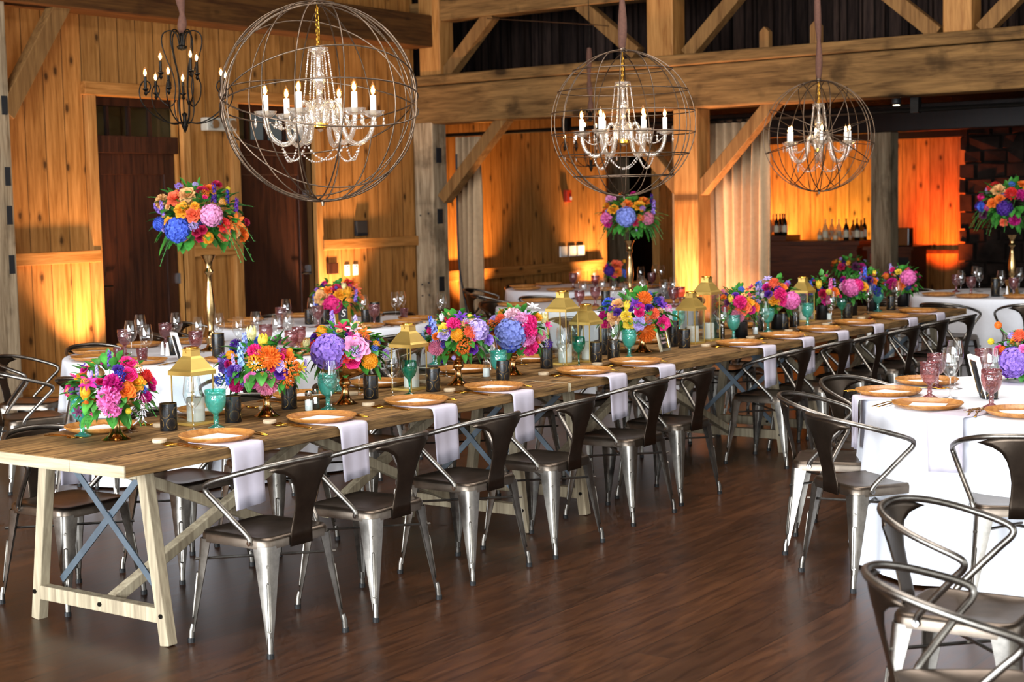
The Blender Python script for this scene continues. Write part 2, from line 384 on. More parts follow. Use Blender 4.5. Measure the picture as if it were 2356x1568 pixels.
for y, h in ((2.49, .2), (1.95, .22)):
    pg = MB().raw([], [])
    for x0 in (10.3,):
        pg.loft([[(10.26+dx, y-.05, z), (10.26+dx, y+.05, z)] for dx, z in ()]) if 0 else None
    pts = [(y-.05, 3.19), (y+.05, 3.19), (y+.05, 3.19+h*.75), (y, 3.19+h), (y-.05, 3.19+h*.75)]
    pg.loft([[(10.28, a, b) for a, b in pts], [(10.36, a, b) for a, b in pts]])
    tag(struct(pg.build('timber_tenon', 'brace', smooth=0)), 'pointed tenon end on the tie beam %s the third chandelier' % ('left of' if y > 2.2 else 'behind the cord of'))
# posts and braces under the tie beam
p3 = timber('timber_post', (10.32, 3.27, 0), (10.60, 3.55, 2.64), 'pine_post', 'square timber post glowing orange between the curtains')
for p, q, lb in (((6.66, 1.78), (5.75, 2.68), 'weathered knee brace from the wall post up to the tie beam'),
                 ((3.30, 1.80), (2.45, 2.68), 'knee brace rising from the orange lit post to the tie beam'),
                 ((3.52, 1.80), (4.35, 2.68), 'knee brace behind the middle chandelier')):
    tag(struct(MB().bar((10.45, p[0], p[1]), (10.45, q[0], q[1]), .13, .15, (1, 0, 0)).build('knee_brace', 'brace', smooth=0, bevel=.006)), lb)
# curtain rail and curtains behind the tie beam
rail = tag(MB().tube([(10.82, 6.9, 2.53), (10.82, -6, 2.53)], .022).build('curtain_rail', 'blackiron'), 'black curtain rail slung under the tie beam', 'curtain rail')
for y in (1.15, -2, 5.2):
    MB().bb((10.78, y-.04, 2.5), (10.86, y+.04, 2.68)).build('bracket', 'blackiron', rail, smooth=0)
def curtain(label, x, y0, y1, z0=.02, z1=2.5, folds=9, amp=.05):
    m = MB(); n = folds*8; rows = []
    for z in (z0, 1.0, 1.8, z1):
        a = amp*(1.0 if z < 2.4 else .5)
        rows.append([(x+a*sin(2*pi*folds*i/n)+.02*sin(i*.7+z), y0+(y1-y0)*i/n+.01*sin(i*.9+z*2), z) for i in range(n+1)])
    m.loft(rows, False)
    return tag(m.build('curtain', 'curtain', smooth=1.2, solid=.006), label, 'curtain', 'curtains on the black rail')
curtain('gathered beige curtain beside the grey post at the wall', 10.82, 6.42, 6.74, folds=4)
curtain('wide beige curtain with orange glow right of the timber post', 10.82, 2.72, 3.42, folds=7)
curtain('narrow orange lit curtain left of the timber post', 10.82, 3.58, 3.84, folds=3)
# side room behind the frame
mbw = MB()
for x0, x1, z0, z1 in ((10.7, 14.40, 0, 2.95), (15.9, 19.3, 0, 2.95), (14.40, 15.9, 2.35, 2.95)): mbw.bb((x0, 7.0, z0), (x1, 7.12, z1))
struct(mbw.build('wall_side_room', 'pine', smooth=0))
trim((10.7, 6.94, .80), (14.3, 7.0, .93)); trim((14.28, 6.95, 0), (14.40, 7.05, 2.5), 'pine_post')
trim((14.45, 7.3, 0), (15.0, 7.34, 2.35), 'door'); trim((15.0, 7.5, 0), (15.9, 7.54, 2.35), 'hewn')
struct(MB().bb((14.2, 8.2, 0), (19.3, 8.25, 2.95)).build('wall_passage', 'door', smooth=0))
struct(MB().bb((10.7, -8.5, 2.95), (19.3, 9.0, 3.05)).build('ceiling_side_room', 'roof', smooth=0))
XE = 18.9
struct(MB().bb((XE, 3.55, 0), (XE+.12, 9.0, 2.95)).build('wall_end', 'pine_end', smooth=0))
trim((XE-.05, 3.55, .84), (XE, 5.0, .90), 'door')
trim((XE-.10, 3.3, 2.56), (XE, 9.0, 2.72), 'door')
timber('side_room_beam', (15.2, -8.5, 2.52), (15.5, 7.0, 2.86), 'door', 'dark crossbeam above the bar', .01)
timber('timber_post', (15.2, 3.19, 0), (15.46, 3.46, 2.52), 'hewn', 'dark timber post standing in front of the bar', .01)
# fieldstone chimney: many irregular stones
st = MB(); rs = random.Random(3)
st.bb((XE-.12, -4.5, 0), (XE+.3, 3.50, 2.95))
z = 0
while z < 2.9:
    h = rs.uniform(.16, .32); y = -1.2
    while y < 3.5:
        w = rs.uniform(.2, .5); d = rs.uniform(.05, .12)
        vs = [Vector((XE-.12-(d if a else 0)*(1 if not a else rs.uniform(.7, 1)), min(3.56, y+(.02 if a else 0)+(w-(.05 if a else .01))*b), z+.01+(h-.03)*c+(rs.uniform(-.02, .02)))) for a in (0, 1) for b in (0, 1) for c in (0, 1)]
        st.raw(vs, [(4, 5, 7, 6), (0, 4, 6, 2), (1, 3, 7, 5), (0, 1, 5, 4), (2, 6, 7, 3)])
        y += w
    z += h
tag(struct(st.build('stone_chimney_wall', 'stone', smooth=0)), 'dark fieldstone chimney at the far right end')
# loft and roof
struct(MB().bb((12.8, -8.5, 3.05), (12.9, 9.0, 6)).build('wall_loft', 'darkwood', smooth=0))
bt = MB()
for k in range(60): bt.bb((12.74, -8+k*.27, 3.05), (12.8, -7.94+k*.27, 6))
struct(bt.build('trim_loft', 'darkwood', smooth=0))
ADDED_ROOF_LIGHTS = [(-1.5, 1.5, -3.0, .5), (4.0, 7.0, -3.0, .5)]            # unseen roof openings, added to light the table tops from above
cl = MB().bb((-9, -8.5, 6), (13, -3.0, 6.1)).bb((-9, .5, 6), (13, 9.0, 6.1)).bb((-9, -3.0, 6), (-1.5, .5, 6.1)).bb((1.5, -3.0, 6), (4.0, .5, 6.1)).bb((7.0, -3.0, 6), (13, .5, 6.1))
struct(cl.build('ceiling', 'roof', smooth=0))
# walls with windows behind the camera let the daylight in
def windows_wall(name, axis, pos, lo, hi, wins, zw=(.7, 3.5)):
    m = MB(); c = lo
    def put(a, b, z0, z1):
        if axis == 'x': m.bb((pos-.12, a, z0), (pos, b, z1))
        else: m.bb((a, pos-.12, z0), (b, pos, z1))
    for (a, b) in wins: put(c, a, 0, 6); put(a, b, 0, zw[0]); put(a, b, zw[1], 6); c = b
    put(c, hi, 0, 6)
    struct(m.build(name, 'plaster', smooth=0))
WX = [(-7.6, -5.2), (-4.4, -2.0), (-1.2, 1.2), (2.2, 4.6)]
WYS = [(-6.5, -4), (-2.5, 0), (1.5, 4), (5.5, 8)]
windows_wall('wall_back', 'x', -9, -8.5, 9.2, WX)
windows_wall('wall_right', 'y', -8.5, -9, 19.3, WYS)
wi = 2
def area(name, loc, rot, sx, sy, power, col):
    l = bpy.data.lights.new(name, 'AREA'); l.shape = 'RECTANGLE'; l.size = sx; l.size_y = sy; l.energy = power; l.color = col
    o = bpy.data.objects.new(name, l); COL.objects.link(o); o.location = loc; o.rotation_euler = rot; return o
PB, PR, PS = 840, 95, 260
for (a, b) in WX:
    wi += 1; f = MB()
    for y in (a, (a+b)/2-.03, b-.06): f.bb((-9.08, y, .7), (-9.02, y+.06, 3.5))
    for z in (.7, 2.0, 3.44): f.bb((-9.08, a, z), (-9.02, b, z+.06))
    struct(f.build('window_%d' % wi, 'blackiron', smooth=0))
    area('opening_light', (-9.2, (a+b)/2, 2.1), (0, radians(-90), 0), 2.8, b-a, PB, (.86, .93, 1.0))
for (a, b) in WYS:
    wi += 1; f = MB()
    for x in (a, (a+b)/2-.03, b-.06): f.bb((x, -8.58, .7), (x+.06, -8.52, 3.5))
    for z in (.7, 2.0, 3.44): f.bb((a, -8.58, z), (b, -8.52, z+.06))
    struct(f.build('window_%d' % wi, 'blackiron', smooth=0))
    area('opening_light', ((a+b)/2, -8.7, 2.1), (radians(90), 0, 0), b-a, 2.8, PR, (.86, .93, 1.0))
for (x0, x1, y0, y1) in ADDED_ROOF_LIGHTS:
    wi += 1; f = MB()
    for x in (x0, (x0+x1)/2-.04, x1-.08): f.bb((x, y0, 6.02), (x+.08, y1, 6.08))
    struct(f.build('window_%d' % wi, 'pine_post', smooth=0))  # bars of the added roof opening, numbered on with the windows
    area('opening_light', ((x0+x1)/2, (y0+y1)/2, 6.2), (0, 0, 0), x1-x0, y1-y0, PS, (1, .93, .88))  # added overhead source that brightens the table tops
# amber uplights on the floor at the walls
def up(loc, tgt, power, col, size=80, blend=1.0, rad=.06):
    l = bpy.data.lights.new('uplight', 'SPOT'); l.energy = power*1.35; l.color = col; l.spot_size = radians(size); l.spot_blend = blend; l.shadow_soft_size = rad
    o = bpy.data.objects.new('uplight_beam', l); COL.objects.link(o); o.location = loc
    o.rotation_euler = (Vector((tgt[0], tgt[1], 3.4))-Vector(loc)).to_track_quat('-Z', 'Y').to_euler()
AMB, ORG, RED, YEL = (1, .60, .32), (1, .46, .14), (1, .15, .02), (1, .60, .10)
upm = MB().lathe([(.05, .03), (.07, .04), (.075, .15), (.06, .155), (.055, .13)], 14); upm.bb((-.06, -.06, 0), (.06, .06, .03))
upl = Proto(tag(upm.build('uplight_can', 'blackcup'), 'x', 'uplight'))
UPS = [((5.42, 6.66), (5.42, 7.0, 1.9), 360, AMB, 'between the left post and the first door'),
       ((8.86, 6.66), (8.86, 7.0, 1.9), 420, AMB, 'right of the second door'),
       ((11.25, 6.62), (11.25, 7.0, 1.8), 520, (1, .50, .16), 'behind the grey wall post in the side room'),
       ((14.0, 6.62), (14.0, 7.0, 1.6), 420, (1, .56, .24), 'beside the dark opening of the side room'),
       ((9.92, 3.30), (10.4, 3.34, 2.0), 480, (1, .55, .32), 'in front of the orange lit timber post'),
       ((10.42, 3.02), (10.82, 3.0, 2.0), 150, (1, .50, .26), 'in front of the wide curtain'),
       ((18.45, 6.6), (18.9, 6.6, 2.0), 800, ORG, 'behind the bar counter'),
       ((18.45, 5.4), (18.9, 5.4, 1.8), 480, YEL, 'behind the bar bottles'),
       ((18.4, 3.85), (18.9, 3.85, 1.9), 620, RED, 'by the stone chimney')]
for (x, y), t, pw, c, lb in UPS:
    upl.at((x, y, 0), 0, 'small black floor uplight '+lb, 'floor uplights')
    up((x, y, .17), t, pw, c)
w = bpy.data.worlds.new('world'); SC.world = w; w.use_nodes = True
w.node_tree.nodes['Background'].inputs[0].default_value = (.75, .85, 1, 1); w.node_tree.nodes['Background'].inputs[1].default_value = .12
sl = tag(MB().lathe([(.03, 0), (.045, .02), (.045, .09), (.02, .1)], 14).build('spot_lamp', 'black', None, onx(2062, 237, 10.95)-Vector((0, 0, .02))), 'tiny lit spot lamp under the side room ceiling right of the third chandelier', 'spot lamp')
MB().lathe([(.001, -.004), (.028, -.003), (.03, .002)], 12).build('lamp_lens', 'bulb', sl)
MB().tube([(0, 0, .1), (0, 0, 2.95-sl.location.z)], .008, 6).build('lamp_stem', 'black', sl)
# fittings on the left wall
e = tag(MB().bb((7.02, 6.9, 2.49), (7.42, 7.0, 2.62)).build('emergency_light', 'exit', smooth=0, bevel=.012), 'white emergency light unit on the wall between the two doors', 'emergency light')
for x in (7.10, 7.34): MB().tube([(x, 6.9, 2.555), (x, 6.86, 2.555)], .045, 12).build('lamp_head', 'chrome', e)
tag(MB().bb((9.25, 6.955, 1.39), (9.43, 7.0, 1.56)).build('wall_speaker', 'black', smooth=0, bevel=.006), 'square black wall box above the chair rail', 'wall box')
ds = tag(MB().bb((8.78, 6.975, .99), (8.95, 7.0, 1.11)).build('dark_wall_plate', 'door', smooth=0, bevel=.004), 'dark square switch plate in the amber glow', 'switch plate')
for i, x in enumerate((9.07, 9.21)):
    o = tag(MB().bb((x, 6.985, .96), (x+.075, 7.0, 1.08)).build('light_switch', 'white', smooth=0, bevel=.003), 'white wall switch plate, %s from the dark square plate' % ('nearer' if i == 0 else 'farther'), 'switch', 'white wall switches')
    MB().bb((x+.025, 6.978, .99), (x+.05, 6.986, 1.05)).build('rocker', 'white', o, smooth=0)
for i, x in enumerate((13.30, 13.52, 13.72)):
    o = tag(MB().bb((x, 6.98, 1.0), (x+.16, 7.0, 1.14)).build('light_switch', 'white', smooth=0, bevel=.003), 'white switch plate in the side room, %s in its row of three' % ORD[i], 'switch', 'side room switches')
o = tag(MB().bb((13.42, 6.95, 1.72), (13.54, 7.004, 1.88)).build('fire_alarm', plain('alarm_red', 'b3301c', .4), smooth=0, bevel=.005), 'small red fire alarm high on the side room wall', 'fire alarm')
MB().bb((13.5, 6.94, 1.75), (13.53, 6.955, 1.79)).build('strobe', 'white', o, smooth=0)
tag(MB().tube(crom([(10.64, 6.62, 2.3), (10.64, 6.62, 1.1), (10.65, 6.55, .6), (10.66, 6.46, .02)]), .012).build('power_cable', 'black'), 'black cable hanging down beside the grey wall post', 'cable')
# ------------------------------------------------------------------ metal armchair
def rsq(s, r, z, n=5):
    out = []
    for cx, cy, a0 in ((1, 1, 0), (-1, 1, 90), (-1, -1, 180), (1, -1, 270)):
        for i in range(n+1):
            a = radians(a0+90*i/n); out.append((cx*(s-r)+r*cos(a), cy*(s-r)+r*sin(a), z))
    return out
def make_chair():
    t = thing('metal_armchair', 'x', 'chair')
    MB().loft([rsq(.178, .05, .405), rsq(.190, .055, .407), rsq(.189, .055, .436), rsq(.183, .055, .448), rsq(.172, .05, .452), rsq(.165, .05, .449), rsq(.09, .03, .446)], True, (False, True)).build('seat', 'seat', t, smooth=1.0)
    for sx in (-1, 1):
        for sy in (-1, 1):
            m = MB(); rings = []
            for k in range(9):
                q = k/8; z = .418-q*.373; a = .074*(1-q)+.017*q; r = min(a*.55, .03)
                x, y = .189+.026*q, .189+.026*q
                pts = [(x-a, y), (x-r, y)]
                for j in range(1, 4):
                    an = radians(90-22.5*j); pts.append((x-r+r*cos(an), y-r+r*sin(an)))
                pts += [(x, y-r), (x, y-a)]
                inn = [(p[0]-.004 if p[0] > x-r*.5 else p[0], p[1]-.004 if p[1] > y-r*.5 else p[1]) for p in pts[::-1]]
                rings.append([(sx*p[0], sy*p[1], z) for p in pts+inn])
            m.loft(rings)
            sl = []
            for k in range(16):
                an = 2*pi*k/16; u = .0075*cos(an); v = (.085 if sin(an) > 0 else -.085)+.0075*sin(an)
                z = .19+v; q = (.418-z)/.373; a = .074*(1-q)+.017*q; r = min(a*.55, .03); c = .189+.026*q-r*.29+.001
                sl.append((sx*(c+u*.707), sy*(c-u*.707), z))
            m.tube(sl, .0032, 5, True)
            m.tube([(sx*.209, sy*.209, .075), (sx*.213, sy*.213, .05), (sx*.215, sy*.215, .012)], [.010, .0125, .0125], 10)
            leg = m.build('leg', 'metal', t, smooth=.7)
            MB().lathe([(.0145, 0), (.0145, .018), (.013, .02)], 10, (sx*.2155, sy*.2155, 0)).build('foot_cap', 'rubber', leg)
    br = MB().tube([(-.195, -.195, .345), (.195, .195, .345)], .006, 6).tube([(.195, -.195, .335), (-.195, .195, .335)], .006, 6)
    br.build('cross_brace', 'metal', t)
    rows = []
    for z, w, y, k in ((.40, .062, -.193, 0), (.452, .060, -.194, 0), (.50, .055, -.203, .1), (.55, .054, -.216, .3), (.60, .061, -.230, .6), (.64, .073, -.240, .9), (.675, .094, -.250, 1.25), (.705, .126, -.257, 1.55), (.725, .160, -.261, 1.75), (.742, .185, -.264, 1.85)):
        rows.append([(w*i/5, y+k*(w*i/5)**2, z - (.03*abs(w*i/5/.185)**3 if z > .7 else 0)) for i in range(-5, 6)])
    MB().loft(rows, False).build('backrest', 'back', t, smooth=1.2, solid=.004)
    half = [(0, -.266, .747), (.10, -.248, .744), (.18, -.195, .731), (.235, -.115, .708), (.258, -.03, .682), (.264, .03, .662), (.262, .058, .645), (.256, .055, .622), (.243, .02, .585), (.217, -.045, .513), (.194, -.098, .452), (.19, -.104, .425)]
    pts = [(-x, y, z) for x, y, z in half[::-1]]+half[1:]
    arm = MB().tube(crom(pts, 4), .0115, 8)
    arm.build('arm_rail', 'metal', t, smooth=1.2)
    for s in (-1, 1): MB().tube([(s*.186, -.104, .428), (s*.201, -.104, .428)], .011, 8).build('arm_bolt', 'chrome', t)
    return t
chair = Proto(make_chair())
def put_chair(x, y, deg, label, group): return chair.at((x, y, 0), radians(deg), label, group)
NEARX = [.565, 1.175, 1.89, 2.506, 3.348, 3.96, 5.34, 5.93, 6.55, 7.18, 7.80, 8.38]
NEARY = [-.173, -.17, -.145, -.165, -.095, -.045, -.01, -.03, -.02, -.02, -.01, -.02]
for i, (x, y) in enumerate(zip(NEARX, NEARY)):
    put_chair(x, y, (0.7, 1.5, -1, 1, 0, -1.5, 1, -2, 2, 0, -1, 1)[i], 'gunmetal armchair on the open side of the long table, %s from its sawn end' % ORD[i], 'armchairs along the open side of the long table')
FARX = [.555, 1.22, 1.86, 2.52, 3.25, 3.92, 4.6, 5.3, 5.95, 6.6, 7.25, 7.9]
for i, x in enumerate(FARX):
    put_chair(x, .99+(.03, .02, .05, .02, .04, .03, .0, .02, .04, .02, .03, .02)[i], 180+(2, -2, 1, 3, -1, 0, 2, -3, 1, 0, 2, -1)[i], 'gunmetal armchair on the wall side of the long table, %s from its sawn end' % ORD[i], 'armchairs along the wall side of the long table')
def around(c, angs, rad, label, group, skew=None):
    for i, a in enumerate(angs):
        t = radians(a); put_chair(c[0]+rad*cos(t), c[1]+rad*sin(t), a+90+(3*sin(a*1.7)), label % ORD[i], group)
T1, T2, T4, T5, RE, RD = (3.43, 3.20), (5.75, 4.25), (8.4, 3.3), (10.9, 5.0), (11.05, .30), (3.55, -2.42)
around(T1, (196, 161, 121, 84, 52, 348, 316, 282, 238), 1.19, 'gunmetal armchair at the candlestick table, %s clockwise from the grey post', 'armchairs around the candlestick table')
around(T2, (150, 105, 60, 15, 312, 277, 247), 1.19, 'gunmetal armchair at the framed sign table, %s clockwise from the doors', 'armchairs around the framed sign table')
around(T4, (125, 80, 35, 350, 305, 205), 1.19, 'dark armchair at the table before the side room, %s clockwise from the wall', 'armchairs before the side room')
around(T5, (190, 150, 110, 70, 30, 345), 1.19, 'dark armchair at the farthest round table, %s clockwise from the wall', 'armchairs by the side room')
around(RE, (140, 205, 172, 100, 250, 60), 1.16, 'dark armchair at the far table before the chimney, %s counted about it', 'armchairs before the chimney')
put_chair(2.71, -1.80, 236, 'gunmetal armchair facing away at the white table, whole chair seen on the dark floor', 'armchairs at the white table on the right')
put_chair(3.20, -1.42, 199, 'gunmetal armchair tucked behind the one seen whole at the white table', 'armchairs at the white table on the right')
put_chair(3.86, -1.34, 168, 'gunmetal armchair with only its curved back showing beyond the white table plates', 'armchairs at the white table on the right')
put_chair(2.57, -2.52, -66, 'gunmetal armchair with broad dark back splat against the white cloth at the right edge', 'armchairs at the white table on the right')
put_chair(.80, -2.94, 183, 'gunmetal armchair in the right corner showing its seat under a large hoop rail', 'armchairs in the right corner')
put_chair(.0, -3.23, 212, 'blurred gunmetal armchair nearest the camera at the bottom right edge', 'armchairs in the right corner')

# ------------------------------------------------------------------ farm tables
def make_table():
    t = thing('farm_table', 'x', 'table')
    L, y0, y1, z = 2.99, -.015, 1.0, .76
    m = MB(); ys = [y0, .2, .4, .6, .8, y1]
    for a, b in zip(ys, ys[1:]):
        e = .0015
        m.bb((.006, a+e, z-.046), (L-.006, b-e, z+.001*sin(a*37)))
    m.build('tabletop', 'tabletop', t, smooth=0, bevel=.003)
    for x in (0, L-.0065):
        for a, b in ((y0, .3), (.3015, y1)): MB().bb((x, a+.0003, z-.0465), (x+.0065, b-.0003, z-.001)).build('end_grain', 'tableend', t, smooth=0)
    for x in (.27, L-.27):
        for yb, yt in ((.085, .19), (.885, .78)):
            leg = MB().bar((x, yb, 0), (x, yt, z-.03), .05, .05, (0, 1, 0)).build('leg', 'leg', t, smooth=0, bevel=.004)
        MB().bb((x-.02, .215, z-.11), (x+.02, .755, z-.044)).build('top_rail', 'leg', t, smooth=0, bevel=.004)
        s = MB().bb((x-.024, .11, .088), (x+.024, .862, .148)).build('stretcher', 'leg', t, smooth=0, bevel=.004)
        b = MB()
        for y in (.095, .46, .875): b.tube([(x-.031, y, .12), (x+.031, y, .12)], .010, 6)
        b.build('bolt', 'blackiron', s)
        MB().bar((x+.055, .16, .16), (x+.055, .74, z-.06), .03, .006, (1, 0, 0)).build('steel_brace', 'steel', t, smooth=0)
        MB().bar((x+.065, .81, .16), (x+.065, .23, z-.06), .03, .006, (1, 0, 0)).build('steel_brace', 'steel', t, smooth=0)
    for s in (0, 1):
        xa, xb = (.30, 1.62) if s == 0 else (L-.30, L-1.62)
        MB().bar((xa, .46, .12), (xb, .46, z-.06), .045, .05, (0, 1, 0)).build('diagonal_brace', 'leg', t, smooth=0, bevel=.004)
        xc = .33 if s == 0 else L-.33
        MB().bar((xc, .52, z-.08), ((1.34 if s == 0 else L-1.34), .52, .24), .045, .045, (0, 1, 0)).build('diagonal_brace', 'leg', t, smooth=0, bevel=.004)
    return t
table = Proto(make_table())
for i, (x, y, lb) in enumerate(((0, 0, 'rough reclaimed farm table with pale sawn end, nearest of the joined row'),
                                (2.995, -.004, 'rough reclaimed farm table in the middle of the joined row'),
                                (5.99, 0, 'rough reclaimed farm table at the far end of the joined row'))):
    table.at((x, y, 0), 0, lb, 'farm tables joined in a long row')
# round tables under white cloths
def cloth(name, c, r, label, seed, n=180):
    rs = random.Random(seed); ph = [rs.uniform(0, 6.28) for _ in range(4)]; m = MB(); rings = []
    k1 = rs.randint(15, 19); k2 = rs.randint(24, 31)
    for rr, z, f in ((.3, .762, 0), (.7, .762, 0), (.95, .762, 0), (.99, .758, 0), (1.0, .747, 0), (1.004, .70, .1), (1.012, .60, .3), (1.025, .42, .6), (1.04, .22, .85), (1.055, .015, 1)):
        rings.append([(r*(rr+f*(.028*sin(k1*a+ph[0]+.3*sin(3*a))+.016*sin(k2*a+ph[1])+.02*sin(7*a+ph[2])))*cos(a), r*(rr+f*(.028*sin(k1*a+ph[0]+.3*sin(3*a))+.016*sin(k2*a+ph[1])+.02*sin(7*a+ph[2])))*sin(a), z) for a in [2*pi*i/n for i in range(n)]])
    m.loft(rings, True, (True, False))
    o = m.build('tablecloth', 'cloth', None, (c[0], c[1], 0), smooth=1.0)
    tag(o, 'white floor length cloth over '+label, 'tablecloth', 'white cloths on the round tables')
    t = thing('round_table', 'round folding table hidden under '+label, 'table', (c[0], c[1], 0), 0, 'round tables')
    MB().lathe([(r-.02, .725), (r-.012, .755)], 48).build('tabletop', 'leg', t)
    for a in (45, 135, 225, 315):
        MB().tube([(.5*cos(radians(a)), .5*sin(radians(a)), 0), (.45*cos(radians(a)), .45*sin(radians(a)), .73)], .016).build('leg', 'blackiron', t)
cloth('c', T1, .925, 'the round table with the brass candlestick', 1)
cloth('c', T2, .925, 'the round table with the framed sign', 2)
cloth('c', T4, .925, 'the blurred round table before the side room', 3)
cloth('c', T5, .925, 'the farthest round table by the side room', 4)
cloth('c', RE, .925, 'the far round table before the chimney', 5)
cloth('c', RD, .93, 'the large round table on the right', 6)

# ------------------------------------------------------------------ tableware
def single(m, name, mat, cat, **k): return tag(m.build(name, mat, **k), 'x', cat)
plm = MB().lathe([(.11, 0), (.125, .002), (.146, .012), (.156, .023), (.155, .0265), (.150, .026), (.138, .015), (.122, .0095), (.02, .0085)], 48)
plate = Proto(single(plm, 'charger_plate', 'plate', 'plate', smooth=.9))
card = Proto(single(MB().bb((-.078, -.075, 0), (.078, .075, .0015)), 'menu_card', 'paper', 'menu card', smooth=0))
def napkin_mesh(ph, hang):
    m = MB(); rows = []
    path = [(.23, .0005), (.1, .0005), (.045, .0008), (.012, .0025)]+[(.0-.010*(1-cos(a))*0-.004-.008*sin(a), .002-.012*(1-cos(a))) for a in (.5, 1.0, 1.5)]
    zs = [-.03, -.08, -.14, -.2, -hang]
    path += [(-.0135-.004*sin(q*9), q) for q in zs]
    for k, (y, z) in enumerate(path):
        f = max(0, k-5)/6
        rows.append([((u-.5)*.185*(1-.1*f)+.012*f, y-abs(.009*f*sin(u*6+ph))-.002*f, z+.012*f*(u-.5)) for u in [i/10 for i in range(11)]])
    return m.loft(rows, False)
naps = [Proto(single(napkin_mesh(p, h), 'napkin', 'napkin', 'napkin', smooth=1.0, solid=.003)) for p, h in ((.3, .255), (1.3, .24), (2.4, .265))]
coaster = MB().lathe([(.029, 0), (.03, .004), (.03, .013), (.028, .0145)], 20).build('wood_slice', 'coaster'); tag(coaster, 'x', 'wood slice')
coaster = Proto(coaster)
def flatware(kind):
    m = MB()
    def strip(pts): m.loft([[(-w, y, z), (-w*.6, y, z+.0015), (w*.6, y, z+.0015), (w, y, z)] for y, w, z in pts], False)
    if kind == 'fork':
        strip([(-.1, .004, 0), (-.095, .005, .0005), (-.03, .0035, .003), (.02, .003, .006), (.035, .009, .005), (.05, .0115, .002)])
        for i in range(4):
            x = -.0095+.0063*i; m.loft([[(x-.0017, y, z), (x, y, z+.002), (x+.0017, y, z)] for y, z in ((.049, .002), (.07, .001), (.094, .005))], False)
    elif kind == 'spoon':
        strip([(-.095, .005, 0), (-.03, .0035, .003), (.03, .003, .006), (.045, .008, .004), (.058, .015, .001), (.075, .018, .0), (.09, .014, .002), (.098, .005, .005)])
    else:
        strip([(-.11, .006, 0), (-.04, .0055, .001), (-.005, .004, .002), (.0, .009, .001), (.06, .0095, .001), (.1, .007, .001), (.115, .001, .001)])
    return Proto(single(m, kind, 'gold', kind, smooth=1.0, solid=.0016))
fork, spoon, knife = flatware('fork'), flatware('spoon'), flatware('knife')
fork.root.name, spoon.root.name, knife.root.name = 'dinner_fork', 'dessert_spoon', 'dinner_knife'
def glass(name, cat, mat, prof, inner=None):
    t = thing(name, 'x', cat)
    MB().lathe(prof[0], 20).build('foot', mat, t, smooth=1.2)
    MB().lathe(prof[1], 24, cap=(False, False)).build('bowl', mat, t, smooth=1.2)
    if inner: MB().lathe(inner, 16).build('ice_water', 'water', t, smooth=1.2)
    return Proto(t)
wfoot = [(.036, 0), (.035, .002), (.012, .006), (.0045, .012), (.0038, .03), (.0038, .085), (.006, .097)]
wbowl = [(.006, .097), (.018, .105), (.032, .122), (.040, .145), (.0415, .16), (.039, .19), (.034, .22), (.0315, .236)]
wine = glass('wine_glass', 'wine glass', 'wine', (wfoot, wbowl))
gfoot = [(.037, 0), (.036, .004), (.018, .012), (.009, .020), (.0125, .030), (.009, .038), (.013, .046), (.009, .056), (.014, .064)]
gbowl = [(.014, .064), (.030, .076), (.041, .098), (.046, .122), (.046, .142), (.044, .150), (.046, .153), (.0455, .168), (.044, .169), (.043, .15)]
ginn = [(.012, .067), (.028, .079), (.039, .100), (.0435, .122), (.043, .14), (.03, .148), (.01, .143)]
teal = glass('water_goblet', 'goblet', 'teal', (gfoot, gbowl), ginn)
plum = glass('plum_goblet', 'goblet', 'plum', (gfoot, gbowl))
egfoot = [(.034, 0), (.033, .003), (.01, .008), (.005, .016), (.0048, .05), (.007, .07), (.012, .08)]
egbowl = [(.012, .08), (.026, .094), (.036, .115), (.040, .138), (.038, .16), (.035, .172)]
green = glass('green_goblet', 'goblet', 'green', (egfoot, egbowl), [(.01, .083), (.024, .096), (.034, .116), (.037, .135), (.02, .138)])
tumb = Proto(single(MB().lathe([(.024, 0), (.028, .003), (.031, .04), (.037, .095), (.0355, .095), (.03, .04), (.02, .012)], 20), 'pink_tumbler', 'plum', 'tumbler', smooth=1.0))
# black candle cup with gilded rosettes
def make_cup(r, h, name):
    t = thing(name, 'x', 'candle cup')
    MB().lathe([(r*.97, 0), (r, .003), (r, h-.003), (r*.98, h), (r*.9, h), (r*.9, .01)], 32, cap=(True, True)).build('cup_body', 'blackcup', t, smooth=.8)
    MB().lathe([(r*.985, h-.0005), (r*.985, h+.001), (r*.9, h+.001), (r*.9, h-.02)], 32, cap=(False, False)).build('gilt_rim', 'goldline', t, smooth=.8)
    g = MB()
    for row, z in enumerate((h*.27, h*.68)):
        for c in range(4):
            th0 = c*pi/2+(pi/4 if row else 0)+.2
            def P(u, v): a = th0+u/r; return (r*1.006*cos(a), r*1.006*sin(a), z+v)
            R = h*.2
            for rr in (R, R*.93): g.tube([P(rr*cos(k*pi/12), rr*sin(k*pi/12)) for k in range(24)], .00035, 4, True)
            for rr, n, s in ((R*.74, 16, .0010), (R*.5, 12, .0007)):
                for k in range(n): g.ball(P(rr*cos(2*pi*k/n), rr*sin(2*pi*k/n)), s, 5)
    g.build('gilt_rosettes', 'goldline', t, smooth=1.2)
    return Proto(t)
cup = make_cup(.037, .118, 'candle_cup')
tallcup = make_cup(.040, .165, 'tall_candle_cup')
def make_shaker(fill):
    t = thing(fill+'_shaker', 'x', 'shaker')
    MB().lathe([(.018, 0), (.02, .003), (.0205, .05), (.016, .066), (.015, .072)], 8).build('jar', 'saltglass', t, smooth=.4)
    MB().lathe([(.016, .003), (.018, .005), (.018, .052)], 10).build('filling', fill, t)
    MB().lathe([(.0165, .072), (.0175, .075), (.0175, .09), (.012, .097)], 14).build('lid', 'chrome', t)
    return Proto(t)
salt, pepper = make_shaker('salt'), make_shaker('pepper')
